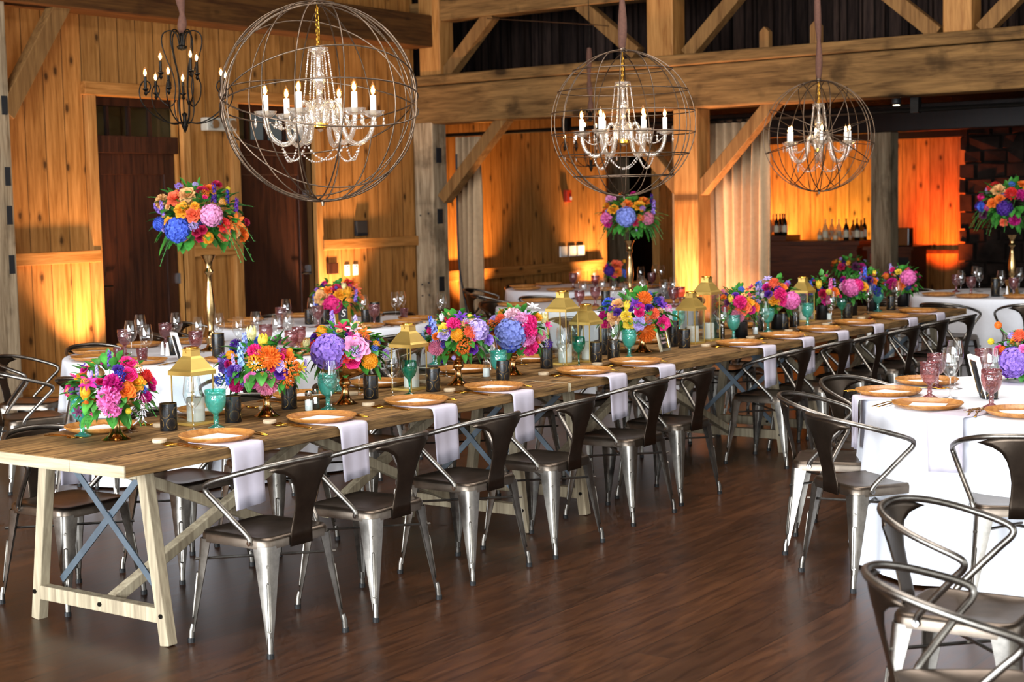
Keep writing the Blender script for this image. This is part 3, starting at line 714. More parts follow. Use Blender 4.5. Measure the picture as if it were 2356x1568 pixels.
cshak = Proto(single(MB().lathe([(.017, 0), (.016, .004), (.008, .07), (.0065, .085), (.003, .089)], 14), 'cone_shaker', 'white', 'shaker', smooth=1.0))
def make_lantern(H, name):
    t = thing(name, 'x', 'lantern'); w = .066
    MB().bb((-w, -w, 0), (w, w, .012)).bb((-w-.004, -w-.004, 0), (w+.004, w+.004, .005)).build('base_tray', 'brass', t, smooth=0, bevel=.0015)
    for sx in (-1, 1):
        for sy in (-1, 1): MB().bb((sx*w, sy*w, .012), (sx*(w-.005), sy*(w-.005), H)).build('corner_post', 'brass', t, smooth=0)
    for a in range(4):
        R = Matrix.Rotation(a*pi/2, 3, 'Z'); MB().box(R @ Vector((w-.003, 0, (H+.012)/2)), (.0012, .116, H-.012), R).build('glass_pane', 'pane', t, smooth=0)
    W = w+.008
    rf = MB(); sq = lambda s, z: [(-s, -s, z), (s, -s, z), (s, s, z), (-s, s, z)]
    rf.loft([sq(W, H-.004), sq(W, H+.014), sq(W*.86, H+.024), sq(W*.5, H+.068), sq(.028, H+.078), sq(.0265, H+.104), sq(.03, H+.106), sq(.03, H+.110)])
    rf.build('roof', 'brass', t, smooth=0)
    MB().lathe([(.033, H+.110), (.034, H+.113), (.033, H+.118), (.01, H+.121)], 20).build('cap', 'gold', t)
    MB().tube([(.034*cos(k*pi/10), .002+.0, H+.112+.034*sin(k*pi/10)*-1) for k in range(11)], .0013, 5).build('bail_handle', 'gold', t)
    return Proto(t)
lant, talllant = make_lantern(.225, 'brass_lantern'), make_lantern(.315, 'tall_brass_lantern')
def make_candle(r, h, name='pillar_candle'):
    t = thing(name, 'x', 'candle')
    MB().lathe([(r*.97, 0), (r, .004), (r, h-.006), (r*.93, h), (r*.7, h-.006), (.01, h-.008)], 28).build('wax', 'wax', t, smooth=.8)
    MB().tube([(0, 0, h-.009), (.001, 0, h+.008)], .0012, 5).build('wick', 'black', t)
    return Proto(t)
candle = make_candle(.040, .105)
hurr = Proto(single(MB().lathe([(.036, 0), (.037, .002), (.037, .19), (.035, .19), (.035, .004)], 28, cap=(True, False)), 'hurricane_glass', 'pane', 'hurricane glass', smooth=.9))
def make_frame(name, w, h, mat):
    t = thing(name, 'x', 'picture frame'); b = .018; tl = Matrix.Rotation(radians(-14), 4, 'X')
    def part(n, boxes, mt, par):
        m = MB()
        for a, c in boxes: m.bb(a, c)
        bmesh.ops.transform(m.b, matrix=tl, verts=m.b.verts); return m.build(n, mt, par, smooth=0, bevel=.002 if n == 'moulding' else 0)
    part('moulding', [((-w/2, -.009, 0), (w/2, .009, b)), ((-w/2, -.009, h-b), (w/2, .009, h)), ((-w/2, -.009, b), (-w/2+b, .009, h-b)), ((w/2-b, -.009, b), (w/2, .009, h-b))], mat, t)
    part('inner_lip', [((-w/2+b, -.005, b), (-w/2+b+.006, .006, h-b)), ((w/2-b-.006, -.005, b), (w/2-b, .006, h-b)), ((-w/2+b, -.005, b), (w/2-b, .006, b+.006)), ((-w/2+b, -.005, h-b-.006), (w/2-b, .006, h-b))], 'gold', t)
    c = part('card', [((-w/2+b, -.001, b), (w/2-b, .004, h-b))], 'black', t)
    part('easel_leg', [((-.012, .01, .0), (.012, .013, h*.75))], 'black', t)
    return t, tl
def text_on(parent, s, size, loc, mat, tl, ex=.0006):
    cu = bpy.data.curves.new('lettering', 'FONT'); cu.body = s; cu.size = size; cu.align_x = 'CENTER'; cu.align_y = 'CENTER'; cu.extrude = ex; cu.shear = .25
    q = bpy.data.objects.new('lettering_curve', cu); COL.objects.link(q); me = bpy.data.meshes.new_from_object(q); bpy.data.objects.remove(q); me.materials.clear(); me.materials.append(M[mat])
    o = bpy.data.objects.new('lettering', me); COL.objects.link(o); o.parent = parent
    o.matrix_local = tl @ Matrix.Translation(loc) @ Matrix.Rotation(radians(90), 4, 'X'); return o
# ------------------------------------------------------------------ flowers: unit-size blooms opening along +Z
def petal(m, R, ln, wd, cup, n=4, tip=.6, z0=0.0, r0=.0, curl=0.0):
    """one petal leaving the axis at r0, rising by cup; R places it"""
    rows = []
    for i in range(n+1):
        t = i/n; w = wd*(sin(pi*min(1, .12+.88*t*tip+.0))**.8 if t < 1 else .25)*(1 if t else .35)
        x = r0+ln*t*cos(cup*(1-.0*t)); z = z0+ln*t*sin(cup)-curl*t*t
        rows.append([R @ Vector((x-.18*w*abs(s), w*s, z+.25*w*s*s)) for s in (-1, 0, 1)])
    m.loft(rows, False)
def RZ(a): return Matrix.Rotation(a, 3, 'Z')
def ico_dirs(n, lo=-1.0):
    out = []
    for i in range(n):
        z = 1-(1-lo)*(i+.5)/n; a = i*2.39996; r = sqrt(max(0, 1-z*z)); out.append(Vector((r*cos(a), r*sin(a), z)))
    return out
def align(d): return Vector(d).to_track_quat('Z', 'Y').to_matrix()
BL = {}
def reg(k, m): 
    bmesh.ops.recalc_face_normals(m.b, faces=m.b.faces)
    me = bpy.data.meshes.new(k); m.b.to_mesh(me); m.b.free(); me.shade_smooth(); me.materials.append(M['leaf']); BL[k] = me
rs = random.Random(11)
def build_blooms():
    for v in range(2):
        m = MB()
        for d in ico_dirs(95, -.6):
            d = (d+Vector((rs.uniform(-.1, .1), rs.uniform(-.1, .1), rs.uniform(-.1, .1)))).normalized()
            R = align(d) @ RZ(rs.uniform(0, 6)); c = d*rs.uniform(.86, .98)
            for k in range(4):
                Q = R @ RZ(k*pi/2); p = [Vector(q) for q in ((0, 0, 0), (.07, -.085, .02), (.15, -.095, .045), (.205, 0, .05), (.15, .095, .045), (.07, .085, .02), (.1, 0, -.012))]
                p = [c+Q @ q for q in p]
                m.raw(p, [(0, 1, 6), (1, 2, 6), (2, 3, 6), (3, 4, 6), (4, 5, 6), (5, 0, 6)])
            m.ball(c+R @ Vector((0, 0, .02)), .025, 4)
        m.ball((0, 0, -.05), .84, 14)
        reg('hydrangea%d' % v, m)
    m = MB()                                                  # rose
    for ring, (n, r0, ln, wd, cup) in enumerate(((6, .34, .75, .46, .75), (6, .28, .72, .42, 1.0), (5, .2, .72, .36, 1.2), (5, .13, .70, .28, 1.36), (4, .06, .66, .2, 1.5))):
        for k in range(n): petal(m, RZ(2*pi*(k+.37*ring)/n), ln, wd, cup, 4, .75, -.2, r0, .12 if ring < 2 else -.02)
    m.ball((0, 0, -.15), .32, 8); reg('rose', m)
    m = MB()                                                  # ruffled peony
    for d in ico_dirs(46, -.15):
        R = align(d) @ RZ(rs.uniform(0, 6))
        petal(m, Matrix.Identity(3), .01, .01, 0, 1)
        rows = []
        for i in range(4):
            t = i/3; rows.append([d*(.45+.55*t)+R @ Vector((.12*t*rs.uniform(-1, 1)+s*.22*sin(pi*(.2+.6*t)), .05*s*s*3*t-.06+.06*rs.uniform(-1, 1), 0)) for s in (-1, -.3, .3, 1)])
        m.loft(rows, False)
    m.ball((0, 0, 0), .5, 10); reg('peony', m)
    for key, n, ln, wd, lo in (('dahlia', 95, .40, .085, -.1), ('mum', 70, .5, .1, .0), ('marigold', 120, .22, .12, -.35)):
        m = MB()
        for d in ico_dirs(n, lo):
            R = align(d) @ RZ(rs.uniform(0, 6)); c = d*(1-ln)
            a = d.cross(Vector((0, 0, 1))); a = a.normalized() if a.length > .05 else Vector((1, 0, 0)); b = a.cross(d)
            e = rs.uniform(.9, 1.06)
            m.loft([[c-a*wd*.5, c-b*wd*.4, c+a*wd*.5], [c+d*ln*.6*e-a*wd, c+d*ln*.5*e-b*wd*.7, c+d*ln*.6*e+a*wd], [c+d*ln*e-a*wd*.4, c+d*ln*e-b*wd*.1, c+d*ln*e+a*wd*.4]], False)
        m.ball((0, 0, 0), 1-ln*.8, 12, (1, 1, .9)); reg(key, m)
    m = MB()                                                  # tulip
    for ring in range(2):
        for k in range(3):
            Rr = RZ(2*pi*k/3+ring*pi/3); rows = []
            for i in range(7):
                t = i/6; r = (.62 if ring == 0 else .56)*sin(pi*(.12+.66*t))**.7; w = .62*sin(pi*(.15+.8*t))
                rows.append([Rr @ Vector((r*cos(s*w*1.05), r*sin(s*w*1.05), -.75+1.7*t)) for s in (-1, -.5, 0, .5, 1)])
            m.loft(rows, False)
    reg('tulip', m)
    m = MB()                                                  # six-petalled lily / clematis
    for k in range(6): petal(m, RZ(k*pi/3), 1.0, .2, .5 if k % 2 else .35, 5, .95, 0, .04, .15)
    for k in range(6): m.tube([(0, 0, 0), (.15*cos(k+.5), .15*sin(k+.5), .3), (.28*cos(k+.5), .28*sin(k+.5), .42)], .012, 4)
    reg('lily', m)
    m = MB()                                                  # delphinium spike: florets along a stem
    m.tube([(0, 0, -1), (0, 0, 1)], .03, 5)
    for i in range(26):
        z = -.95+1.9*i/26; a = i*2.4; R = Matrix.Rotation(a, 3, 'Z') @ Matrix.Rotation(radians(65), 3, 'Y'); c = Vector((.22*cos(a), .22*sin(a), z)); s = .34*(1-.5*(z+1)/2)
        for k in range(5): petal(m, R @ RZ(k*2*pi/5), s, s*.42, .35, 2, .9)
        for v in list(m.b.verts)[-45:]: v.co += c
    reg('delphinium', m)
    m = MB()                                                  # cluster of small buds
    for d in ico_dirs(44, -.2):
        c = d*rs.uniform(.6, .98); m.ball(c, rs.uniform(.09, .15), 6)
        R = align(d)
        for k in range(4): 
            p = [c+R @ RZ(k*pi/2) @ Vector(q) for q in ((0, 0, .1), (.12, -.06, .12), (.17, 0, .16), (.12, .06, .12))]; m.raw(p, [(0, 1, 2, 3)])
    reg('cluster', m)
    m = MB()                                                  # craspedia
    m.ball((0, 0, 0), .93, 14)
    for d in ico_dirs(110, -1): m.ball(d*.93, .09, 4)
    reg('billy', m)
    m = MB()                                                  # parrot tulip / ranunculus
    for ring, (n, r0, ln, wd, cup) in enumerate(((7, .2, 1.0, .42, .35), (7, .18, .9, .4, .7), (6, .12, .8, .34, 1.0), (5, .08, .65, .26, 1.25))):
        for k in range(n): petal(m, RZ(2*pi*(k+.4*ring)/n+rs.uniform(-.15, .15)), ln*rs.uniform(.9, 1.1), wd, cup, 4, .8, -.25, r0, .2*(1-ring/3))
    m.ball((0, 0, -.1), .22, 8); reg('ranunculus', m)
    m = MB()                                                  # hanging honeysuckle spray
    for i in range(22):
        a = i*2.4; b = Vector((.5*cos(a)*rs.random(), .5*sin(a)*rs.random(), -.9+1.6*rs.random())); e = b+Vector((.35*cos(a), .35*sin(a), -.5+.3*rs.random()))
        m.tube([b, (b+e)/2+Vector((0, 0, .06)), e], [.03, .05, .065], 5)
    reg('spray', m)
build_blooms()
FM = {}
COLS = dict(hot='ee2a86', magenta='c4127e', pink='f7a3cf', stock='ff7cc0', dusty='d87c9a', blush='f6c3d0', orange='f2761c', amber='f7a31d', red='d92b25', coral='f26a44', crimson='b60f45',
            peach='f8b777', yellow='f5cf3f', lemon='ecd435', cream='f7e3a2', purple='6c2ba6', violet='4a1f8c', lav='c5b0f2', lilac='a681e2', blue='5574e6', peri='93a2f4', sky='9cc0f2', deep='2b2aa0', wine='5a1c46', white='f2eef4')
def fmat(c):
    if c not in FM:
        t = NT('petal_'+c); col = lin(COLS[c])
        nz = t.n('TexNoise', {'Vector': t.n('TexCoord').outputs['Object'], 'Scale': 3.0, 'Detail': 4.0}).outputs[0]
        dk = tuple(x*.66 for x in col[:3])+(1,); lt = tuple(min(1, x*1.2+.02) for x in col[:3])+(1,)
        cc = t.ramp(nz, [(.35, dk), (.6, lt)])
        p = t.n('BsdfPrincipled', {'Base Color': cc, 'Roughness': .55, 'Specular IOR Level': .25}).outputs[0]
        tr = t.n('BsdfTranslucent', {0: cc}).outputs[0]
        t.surf(t.n('MixShader', {0: .25, 1: p, 2: tr}).outputs[0]); FM[c] = t.m
    return FM[c]
CN = dict(hot='hot pink', stock='bright pink', dusty='dusty pink', blush='pale blush', amber='amber yellow', coral='coral', lav='lavender', peri='periwinkle blue', sky='pale blue', deep='deep blue', wine='dark plum', lemon='lemon yellow', cream='cream yellow')
BN = dict(H='hydrangea', r='rose', p='peony', d='dahlia', m='chrysanthemum', g='marigold', t='tulip', l='lily', s='delphinium_spike', c='bud_cluster', b='craspedia_ball', n='ranunculus', y='honeysuckle_spray')
BK = dict(H='hydrangea0', r='rose', p='peony', d='dahlia', m='mum', g='marigold', t='tulip', l='lily', s='delphinium', c='cluster', b='billy', n='ranunculus', y='spray')
def leafy(m, c, d, ln, wd, droop, rsd):
    """one leaf blade from c along d"""
    d = Vector(d).normalized(); sx = d.cross(Vector((0, 0, 1)))
    sx = sx.normalized() if sx.length > .05 else Vector((1, 0, 0)); nn = sx.cross(d); rows = []
    for i in range(5):
        t = i/4; w = wd*sin(pi*min(.97, .08+.9*t))**.8
        p = Vector(c)+d*ln*t-Vector((0, 0, droop*ln*t*t))
        rows.append([p-sx*w+nn*w*.35, p, p+sx*w+nn*w*.35])
    m.loft(rows, False)
def bouquet(root, off, rx, rz, blooms, seed, fern=False, nleaf=150, fillers='orange hot lilac amber magenta blue peach violet lav red'.split()):
    """blooms: (kind, colour, px, py, radius_px); each is set on the bouquet's dome where that line of sight meets it"""
    rsd = random.Random(seed); base = Vector(root.location); ctr = base+Vector(off); k = ppm(ctr)
    iv = Vector((1/rx, 1/rx, 1/rz))
    def meet(px, py):
        d = ray(px, py).normalized(); o = CAMPOS-ctr
        D = Vector([a*b for a, b in zip(d, iv)]); O = Vector([a*b for a, b in zip(o, iv)])
        A, B, Cc = D.dot(D), 2*O.dot(D), O.dot(O)-1; q = B*B-4*A*Cc
        t = (-B-sqrt(q))/(2*A) if q > 0 else -B/(2*A)
        return CAMPOS+d*t
    done = []; c0off = Vector(off)
    for bl in blooms:
        kd, c, px, py, r = bl[:5]
        P = meet(px, py); R = r/ppm(P); n = Vector([(a-b)*i*i for a, b, i in zip(P, ctr, iv)]).normalized()
        n = (n*.7-ray(px, py).normalized()*.5+Vector((0, 0, .35))).normalized()
        if kd in 'tsy': n = (n*.25+Vector((0, 0, 1))).normalized()
        key = BK[kd]
        if kd == 'H': key = 'hydrangea%d' % rsd.randint(0, 1)
        me = BL[key]; o = bpy.data.objects.new(BN[kd], me); COL.objects.link(o); o.parent = root
        o.location = P-base-n*R*.25; q = n.to_track_quat('Z', 'Y') @ Matrix.Rotation(rsd.uniform(0, 6.28), 3, 'Z').to_quaternion()
        o.rotation_euler = q.to_euler(); s = R*(1.12 if kd in 'Hgb' else 1.32); o.scale = (s, s, s*(1.4 if kd == 's' else 1))
        o.material_slots[0].link = 'OBJECT'; o.material_slots[0].material = fmat(c)
        o['label'] = (CN.get(c, c)+' '+BN[kd].replace('_', ' '))
        done.append((P-base-n*R, R, kd, n))
    right = CF.cross(Vector((0, 0, 1))).normalized()
    for i in range(16 if nleaf > 120 else 9):                 # small filler blossoms between the large ones
        a = rsd.uniform(0, 6.28); q = sqrt(rsd.uniform(.05, .95)); u = right*(cos(a)*q)+Vector((0, 0, sin(a)*q*.9+.08)); g = u-CF*sqrt(max(.02, 1-min(1, u.length_squared)))
        P = Vector((g.x*rx, g.y*rx, g.z*rz))+c0off; n = g.normalized(); kd = 'cclncs'[rsd.randrange(6)]; cc = fillers[rsd.randrange(len(fillers))]
        o = bpy.data.objects.new(BN[kd], BL[BK[kd]]); COL.objects.link(o); o.parent = root; o.location = P-n*.012
        o.rotation_euler = n.to_track_quat('Z', 'Y').to_euler(); s = rx*rsd.uniform(.07, .115); o.scale = (s, s, s)
        o.material_slots[0].link = 'OBJECT'; o.material_slots[0].material = fmat(cc); o['label'] = 'small '+CN.get(cc, cc)+' '+BN[kd].replace('_', ' ')
    kk = 'rmpng'
    for i in range(9):                                        # the sides away from the photograph get blooms too
        a = rsd.uniform(-.2, pi-.9)+radians(35.85)-.1; el = rsd.uniform(-.2, 1.0)
        P = Vector((rx*cos(a)*cos(el), rx*sin(a)*cos(el), rz*sin(el)))+Vector(off); n = (P-Vector(off)).normalized()
        kd = kk[rsd.randrange(5)]; c = fillers[rsd.randrange(len(fillers))]
        o = bpy.data.objects.new(BN[kd], BL[BK[kd]]); COL.objects.link(o); o.parent = root; o.location = P*1.0-n*.02
        o.rotation_euler = n.to_track_quat('Z', 'Y').to_euler(); s = rx*rsd.uniform(.14, .2); o.scale = (s, s, s)
        o.material_slots[0].link = 'OBJECT'; o.material_slots[0].material = fmat(c); o['label'] = CN.get(c, c)+' '+BN[kd]
    m = MB(); c0 = Vector(off)
    for d in ico_dirs(nleaf, -.75):
        d = (d+Vector([rsd.uniform(-.3, .3) for _ in range(3)])).normalized()
        P = c0+Vector((d.x*rx, d.y*rx, d.z*rz))*rsd.uniform(.55, .88)
        leafy(m, P, d+Vector((0, 0, -.15)), rx*rsd.uniform(.2, .4), rx*rsd.uniform(.08, .15), rsd.uniform(0, .5), rsd)
    for p, R, kd, n in done: m.tube([c0+Vector((0, 0, -rz*.7)), (c0+p)/2, p], .0025, 4)
    m.build('foliage', 'leaf', root, smooth=1.2)
    m = MB()
    for i in range(26 if fern else 6):
        a = rsd.uniform(0, 6.28); el = rsd.uniform(-.7, .9); d = Vector((cos(a)*cos(el), sin(a)*cos(el), sin(el)))
        P = c0+Vector((d.x*rx, d.y*rx, d.z*rz))*.8; L = rx*rsd.uniform(.35, .6)*(1 if fern else .6); sx = d.cross(Vector((0, 0, 1))).normalized()
        tip = [P+d*L*t-Vector((0, 0, L*.5*t*t*(1.6 if el < 0 else .6))) for t in [j/7 for j in range(8)]]
        m.tube(tip, .0018, 4)
        for j in range(1, 8):
            for s in (-1, 1): leafy(m, tip[j], sx*s+d*.6, L*.26*(1.1-j/9), L*.035, .1, rsd)
    m.build('fern_foliage', 'leaf2', root, smooth=1.2)
def compote_vase(root):
    MB().lathe([(.060, 0), (.061, .004), (.050, .009), (.030, .026), (.019, .050), (.016, .078), (.018, .086), (.027, .092), (.030, .104), (.026, .115), (.019, .120), (.04, .128), (.085, .142), (.112, .165), (.12, .19), (.116, .19), (.08, .15), (.01, .135)], 36).build('compote', 'mercury', root, smooth=1.0)
def glass_vase(root, mat='blackcup', r=.05, h=.11):
    MB().lathe([(r*.9, 0), (r, .004), (r, h), (r*.92, h), (r*.9, .02)], 24).build('vase', mat, root, smooth=.9)
def stand(root, h):
    P = [(.075, 0), (.078, .012), (.06, .02), (.035, .04), (.028, .07), (.040, .12), (.036, .16), (.02, .19), (.024, .205), (.019, .22), (.03, .3), (.037, .40), (.032, .52), (.02, .64), (.016, .72), (.024, .74), (.033, .76), (.024, .785), (.02, .80), (.03, .86), (.045, .90), (.05, .92)]
    MB().lathe([(r, z*h/.92) for r, z in P], 32).build('baluster_stand', 'antique', root, smooth=.9)
LONGG = 'flower arrangements down the long table'
A = []
def low(label, bx, by, ctr, rxp, rzp, blooms, seed, vase='c', group=LONGG, z=.76, **kw):
    B = onz(bx, by, z); k = ppm(B); h = (by-ctr[1])/k
    t = thing('flower_arrangement', label, 'flower arrangement', B, 0, group)
    sh = CR*((ctr[0]-bx)/k); sh.z = 0
    (compote_vase if vase == 'c' else glass_vase)(t)
    bouquet(t, (sh.x, sh.y, h), rxp/k, rzp/k, blooms, seed, **kw)
    return t
low('gold compote of pink stock, magenta roses and orange blooms nearest the sawn table end', 268, 1011, (258, 898), 100, 84,
    [('s', 'purple', 252, 822, 11), ('n', 'hot', 296, 831, 16), ('r', 'hot', 297, 860, 18), ('c', 'deep', 274, 866, 13), ('n', 'violet', 273, 847, 11), ('p', 'magenta', 260, 881, 19), ('p', 'stock', 250, 912, 22), ('p', 'stock', 258, 938, 18), ('p', 'pink', 240, 930, 14), ('n', 'orange', 291, 896, 18), ('n', 'amber', 316, 877, 16), ('m', 'red', 335, 863, 14), ('r', 'hot', 348, 876, 14), ('r', 'magenta', 350, 890, 10), ('y', 'blush', 325, 907, 17), ('y', 'white', 326, 948, 17), ('p', 'magenta', 336, 912, 12), ('t', 'amber', 196, 902, 15), ('l', 'magenta', 204, 879, 19), ('t', 'lav', 207, 860, 9), ('g', 'orange', 197, 931, 9), ('l', 'wine', 179, 947, 12), ('b', 'lemon', 296, 945, 7), ('r', 'crimson', 230, 877, 9), ('c', 'peach', 317, 846, 9), ('s', 'lav', 222, 850, 8)], 1)
low('gold compote with tall yellow tulips, orange blooms and a dusty pink dahlia', 615, 957, (610, 835), 100, 62,
    [('t', 'cream', 578, 764, 15), ('t', 'yellow', 605, 782, 15), ('m', 'orange', 618, 822, 24), ('c', 'amber', 588, 833, 17), ('c', 'orange', 668, 845, 20), ('c', 'orange', 661, 873, 15), ('r', 'purple', 646, 857, 15), ('n', 'lav', 642, 838, 12), ('d', 'dusty', 614, 881, 23), ('r', 'stock', 580, 874, 18), ('p', 'hot', 543, 886, 14), ('n', 'violet', 537, 852, 13), ('s', 'blue', 522, 862, 11), ('c', 'blue', 504, 874, 11), ('s', 'sky', 553, 812, 15), ('s', 'peri', 563, 783, 13), ('g', 'amber', 529, 815, 10), ('p', 'hot', 586, 806, 14), ('r', 'red', 583, 821, 8), ('r', 'hot', 646, 820, 9), ('n', 'orange', 661, 815, 13), ('b', 'amber', 667, 806, 7), ('l', 'wine', 639, 783, 13), ('l', 'yellow', 693, 844, 12), ('s', 'lav', 702, 838, 9), ('n', 'crimson', 624, 845, 8), ('s', 'lav', 536, 826, 9)], 2)
low('gold compote with a big lavender hydrangea and hot pink roses', 795, 929, (800, 802), 92, 62,
    [('H', 'lilac', 754, 806, 38), ('H', 'lav', 764, 792, 22), ('g', 'amber', 740, 760, 14), ('g', 'amber', 852, 830, 18), ('n', 'pink', 820, 796, 24), ('c', 'lav', 818, 808, 11), ('r', 'hot', 811, 830, 17), ('r', 'hot', 773, 834, 13), ('n', 'red', 794, 818, 13), ('l', 'crimson', 788, 752, 16), ('l', 'blush', 814, 755, 15), ('n', 'peach', 824, 747, 12), ('l', 'orange', 836, 764, 15), ('s', 'lilac', 764, 732, 12), ('s', 'lav', 818, 741, 11), ('l', 'wine', 837, 783, 15), ('t', 'cream', 706, 792, 12), ('c', 'orange', 842, 774, 8), ('c', 'lilac', 887, 812, 8), ('n', 'peach', 722, 812, 9), ('c', 'amber', 866, 790, 7)], 3)
low('gold compote of mixed blooms with periwinkle delphinium behind the brass lantern', 1055, 885, (1056, 772), 80, 58,
    [('s', 'peri', 999, 758, 16), ('s', 'blue', 992, 745, 12), ('t', 'white', 1016, 729, 8), ('n', 'yellow', 1022, 754, 12), ('r', 'orange', 1003, 773, 9), ('n', 'lav', 1020, 768, 11), ('p', 'hot', 1043, 746, 14), ('n', 'purple', 1041, 757, 9), ('l', 'purple', 1060, 727, 14), ('l', 'violet', 1094, 732, 12), ('b', 'lemon', 1081, 727, 6), ('n', 'peach', 1078, 740, 12), ('H', 'lav', 1100, 756, 24), ('g', 'amber', 1051, 768, 14), ('m', 'coral', 1083, 763, 14), ('d', 'dusty', 1003, 799, 15), ('g', 'amber', 988, 798, 11), ('c', 'orange', 1066, 797, 15), ('r', 'purple', 1089, 803, 11), ('n', 'lilac', 1126, 780, 11), ('n', 'magenta', 1093, 775, 7), ('n', 'violet', 1017, 826, 9), ('b', 'lav', 1044, 823, 5), ('s', 'sky', 974, 772, 8)], 4)
low('gold compote with a round blue hydrangea beside tall pink stock', 1180, 862, (1192, 758), 72, 56,
    [('H', 'peri', 1174, 766, 34), ('H', 'blue', 1172, 790, 20), ('p', 'blush', 1180, 727, 17), ('p', 'pink', 1199, 735, 15), ('p', 'hot', 1219, 739, 14), ('p', 'hot', 1217, 758, 16), ('p', 'hot', 1218, 796, 18), ('n', 'pink', 1208, 780, 12), ('p', 'stock', 1218, 776, 13), ('t', 'cream', 1251, 730, 11), ('n', 'amber', 1238, 727, 9), ('l', 'hot', 1260, 746, 11), ('d', 'dusty', 1243, 772, 12), ('r', 'orange', 1236, 779, 11), ('l', 'white', 1227, 704, 14), ('l', 'lav', 1209, 723, 11), ('m', 'coral', 1152, 733, 11), ('c', 'orange', 1131, 747, 12), ('b', 'orange', 1134, 770, 8), ('c', 'violet', 1262, 792, 9), ('n', 'orange', 1228, 786, 8)], 5)
low('gold compote of yellow ranunculus and orange dahlias beside the leaning picture frame', 1478, 810, (1467, 722), 84, 52,
    [('n', 'peach', 1419, 697, 12), ('t', 'yellow', 1443, 702, 11), ('l', 'purple', 1460, 697, 14), ('n', 'magenta', 1472, 706, 10), ('r', 'violet', 1494, 708, 10), ('m', 'orange', 1482, 686, 16), ('c', 'blue', 1495, 677, 6), ('c', 'deep', 1512, 691, 8), ('l', 'purple', 1523, 700, 12), ('c', 'stock', 1538, 708, 8), ('n', 'peach', 1412, 728, 14), ('n', 'yellow', 1439, 725, 10), ('n', 'yellow', 1446, 743, 11), ('p', 'magenta', 1389, 728, 11), ('p', 'hot', 1395, 746, 13), ('n', 'purple', 1409, 708, 9), ('n', 'violet', 1420, 716, 8), ('r', 'hot', 1471, 718, 11), ('n', 'hot', 1529, 743, 13), ('n', 'lav', 1470, 743, 13), ('m', 'orange', 1486, 763, 20), ('m', 'coral', 1504, 721, 12), ('c', 'orange', 1492, 731, 9), ('r', 'hot', 1390, 760, 9)], 6)
low('dark vase of hot pink and orange blooms just past the pair of tall lanterns', 1704, 776, (1698, 700), 52, 46,
    [('t', 'yellow', 1682, 686, 9), ('r', 'purple', 1692, 680, 9), ('p', 'hot', 1702, 694, 13), ('n', 'coral', 1712, 706, 14), ('r', 'magenta', 1728, 712, 10), ('n', 'orange', 1738, 706, 10), ('d', 'dusty', 1697, 726, 13), ('c', 'blue', 1706, 665, 6), ('n', 'wine', 1674, 694, 7), ('n', 'orange', 1664, 682, 6), ('r', 'crimson', 1667, 710, 7), ('n', 'amber', 1725, 695, 9), ('c', 'stock', 1662, 672, 6)], 7, 'v')
low('dark vase with a pink hydrangea and orange chrysanthemums before the last lantern', 1790, 757, (1783, 682), 54, 46,
    [('r', 'magenta', 1764, 660, 10), ('m', 'coral', 1781, 652, 12), ('n', 'orange', 1799, 660, 10), ('s', 'lav', 1744, 674, 12), ('r', 'purple', 1768, 676, 9), ('t', 'white', 1754, 678, 6), ('n', 'amber', 1781, 687, 12), ('p', 'hot', 1795, 676, 12), ('n', 'hot', 1800, 692, 9), ('H', 'stock', 1823, 690, 19), ('c', 'lilac', 1813, 650, 5), ('n', 'violet', 1791, 664, 8), ('l', 'lav', 1766, 640, 9), ('s', 'peri', 1750, 655, 8), ('l', 'magenta', 1728, 660, 8)], 8, 'v')
low('dark vase of red and yellow blooms right after the last lantern', 1893, 735, (1893, 668), 40, 42,
    [('t', 'yellow', 1884, 653, 9), ('s', 'stock', 1911, 652, 9), ('r', 'crimson', 1893, 675, 10), ('b', 'yellow', 1907, 671, 7), ('n', 'magenta', 1901, 690, 9), ('n', 'orange', 1921, 670, 9), ('r', 'hot', 1932, 684, 8), ('s', 'blue', 1866, 660, 9)], 9, 'v')
low('dark vase topped by a wide bright pink hydrangea near the long table far end', 1958, 725, (1961, 664), 38, 34,
    [('H', 'stock', 1958, 660, 19), ('H', 'hot', 1972, 655, 14), ('n', 'amber', 1988, 657, 9), ('n', 'pink', 1939, 657, 8), ('n', 'magenta', 1945, 648, 6)], 10, 'v')
low('dark vase of blue delphinium and red blooms toward the far end of the long table', 2008, 715, (2002, 652), 38, 38,
    [('s', 'blue', 1990, 627, 10), ('r', 'violet', 2000, 644, 9), ('c', 'deep', 2018, 669, 9), ('t', 'yellow', 2012, 627, 6), ('r', 'crimson', 1998, 660, 7), ('n', 'orange', 2010, 645, 7), ('s', 'lilac', 1980, 636, 7), ('c', 'blue', 2008, 660, 7)], 11, 'v')
low('dark vase with pink hydrangea and orange balls, last on the long table', 2078, 704, (2075, 645), 45, 38,
    [('H', 'stock', 2090, 637, 17), ('n', 'orange', 2072, 655, 9), ('p', 'magenta', 2052, 652, 11), ('b', 'orange', 2038, 634, 7), ('n', 'yellow', 2067, 624, 6), ('s', 'lav', 2049, 616, 7), ('c', 'deep', 2090, 660, 6)], 12, 'v')
low('low vase of orange sprays and a magenta hydrangea beside the framed sign', 780, 741, (778, 685), 58, 46,
    [('H', 'hot', 764, 702, 21), ('n', 'peach', 738, 682, 15), ('n', 'amber', 782, 675, 11), ('t', 'amber', 800, 670, 11), ('l', 'orange', 810, 650, 15), ('l', 'coral', 818, 664, 13), ('n', 'red', 803, 648, 9), ('s', 'blue', 724, 689, 9), ('s', 'lilac', 819, 676, 8), ('n', 'orange', 830, 685, 9), ('n', 'crimson', 775, 661, 9), ('t', 'cream', 791, 658, 8), ('n', 'orange', 755, 666, 8)], 13, 'v', 'flowers on the round tables')
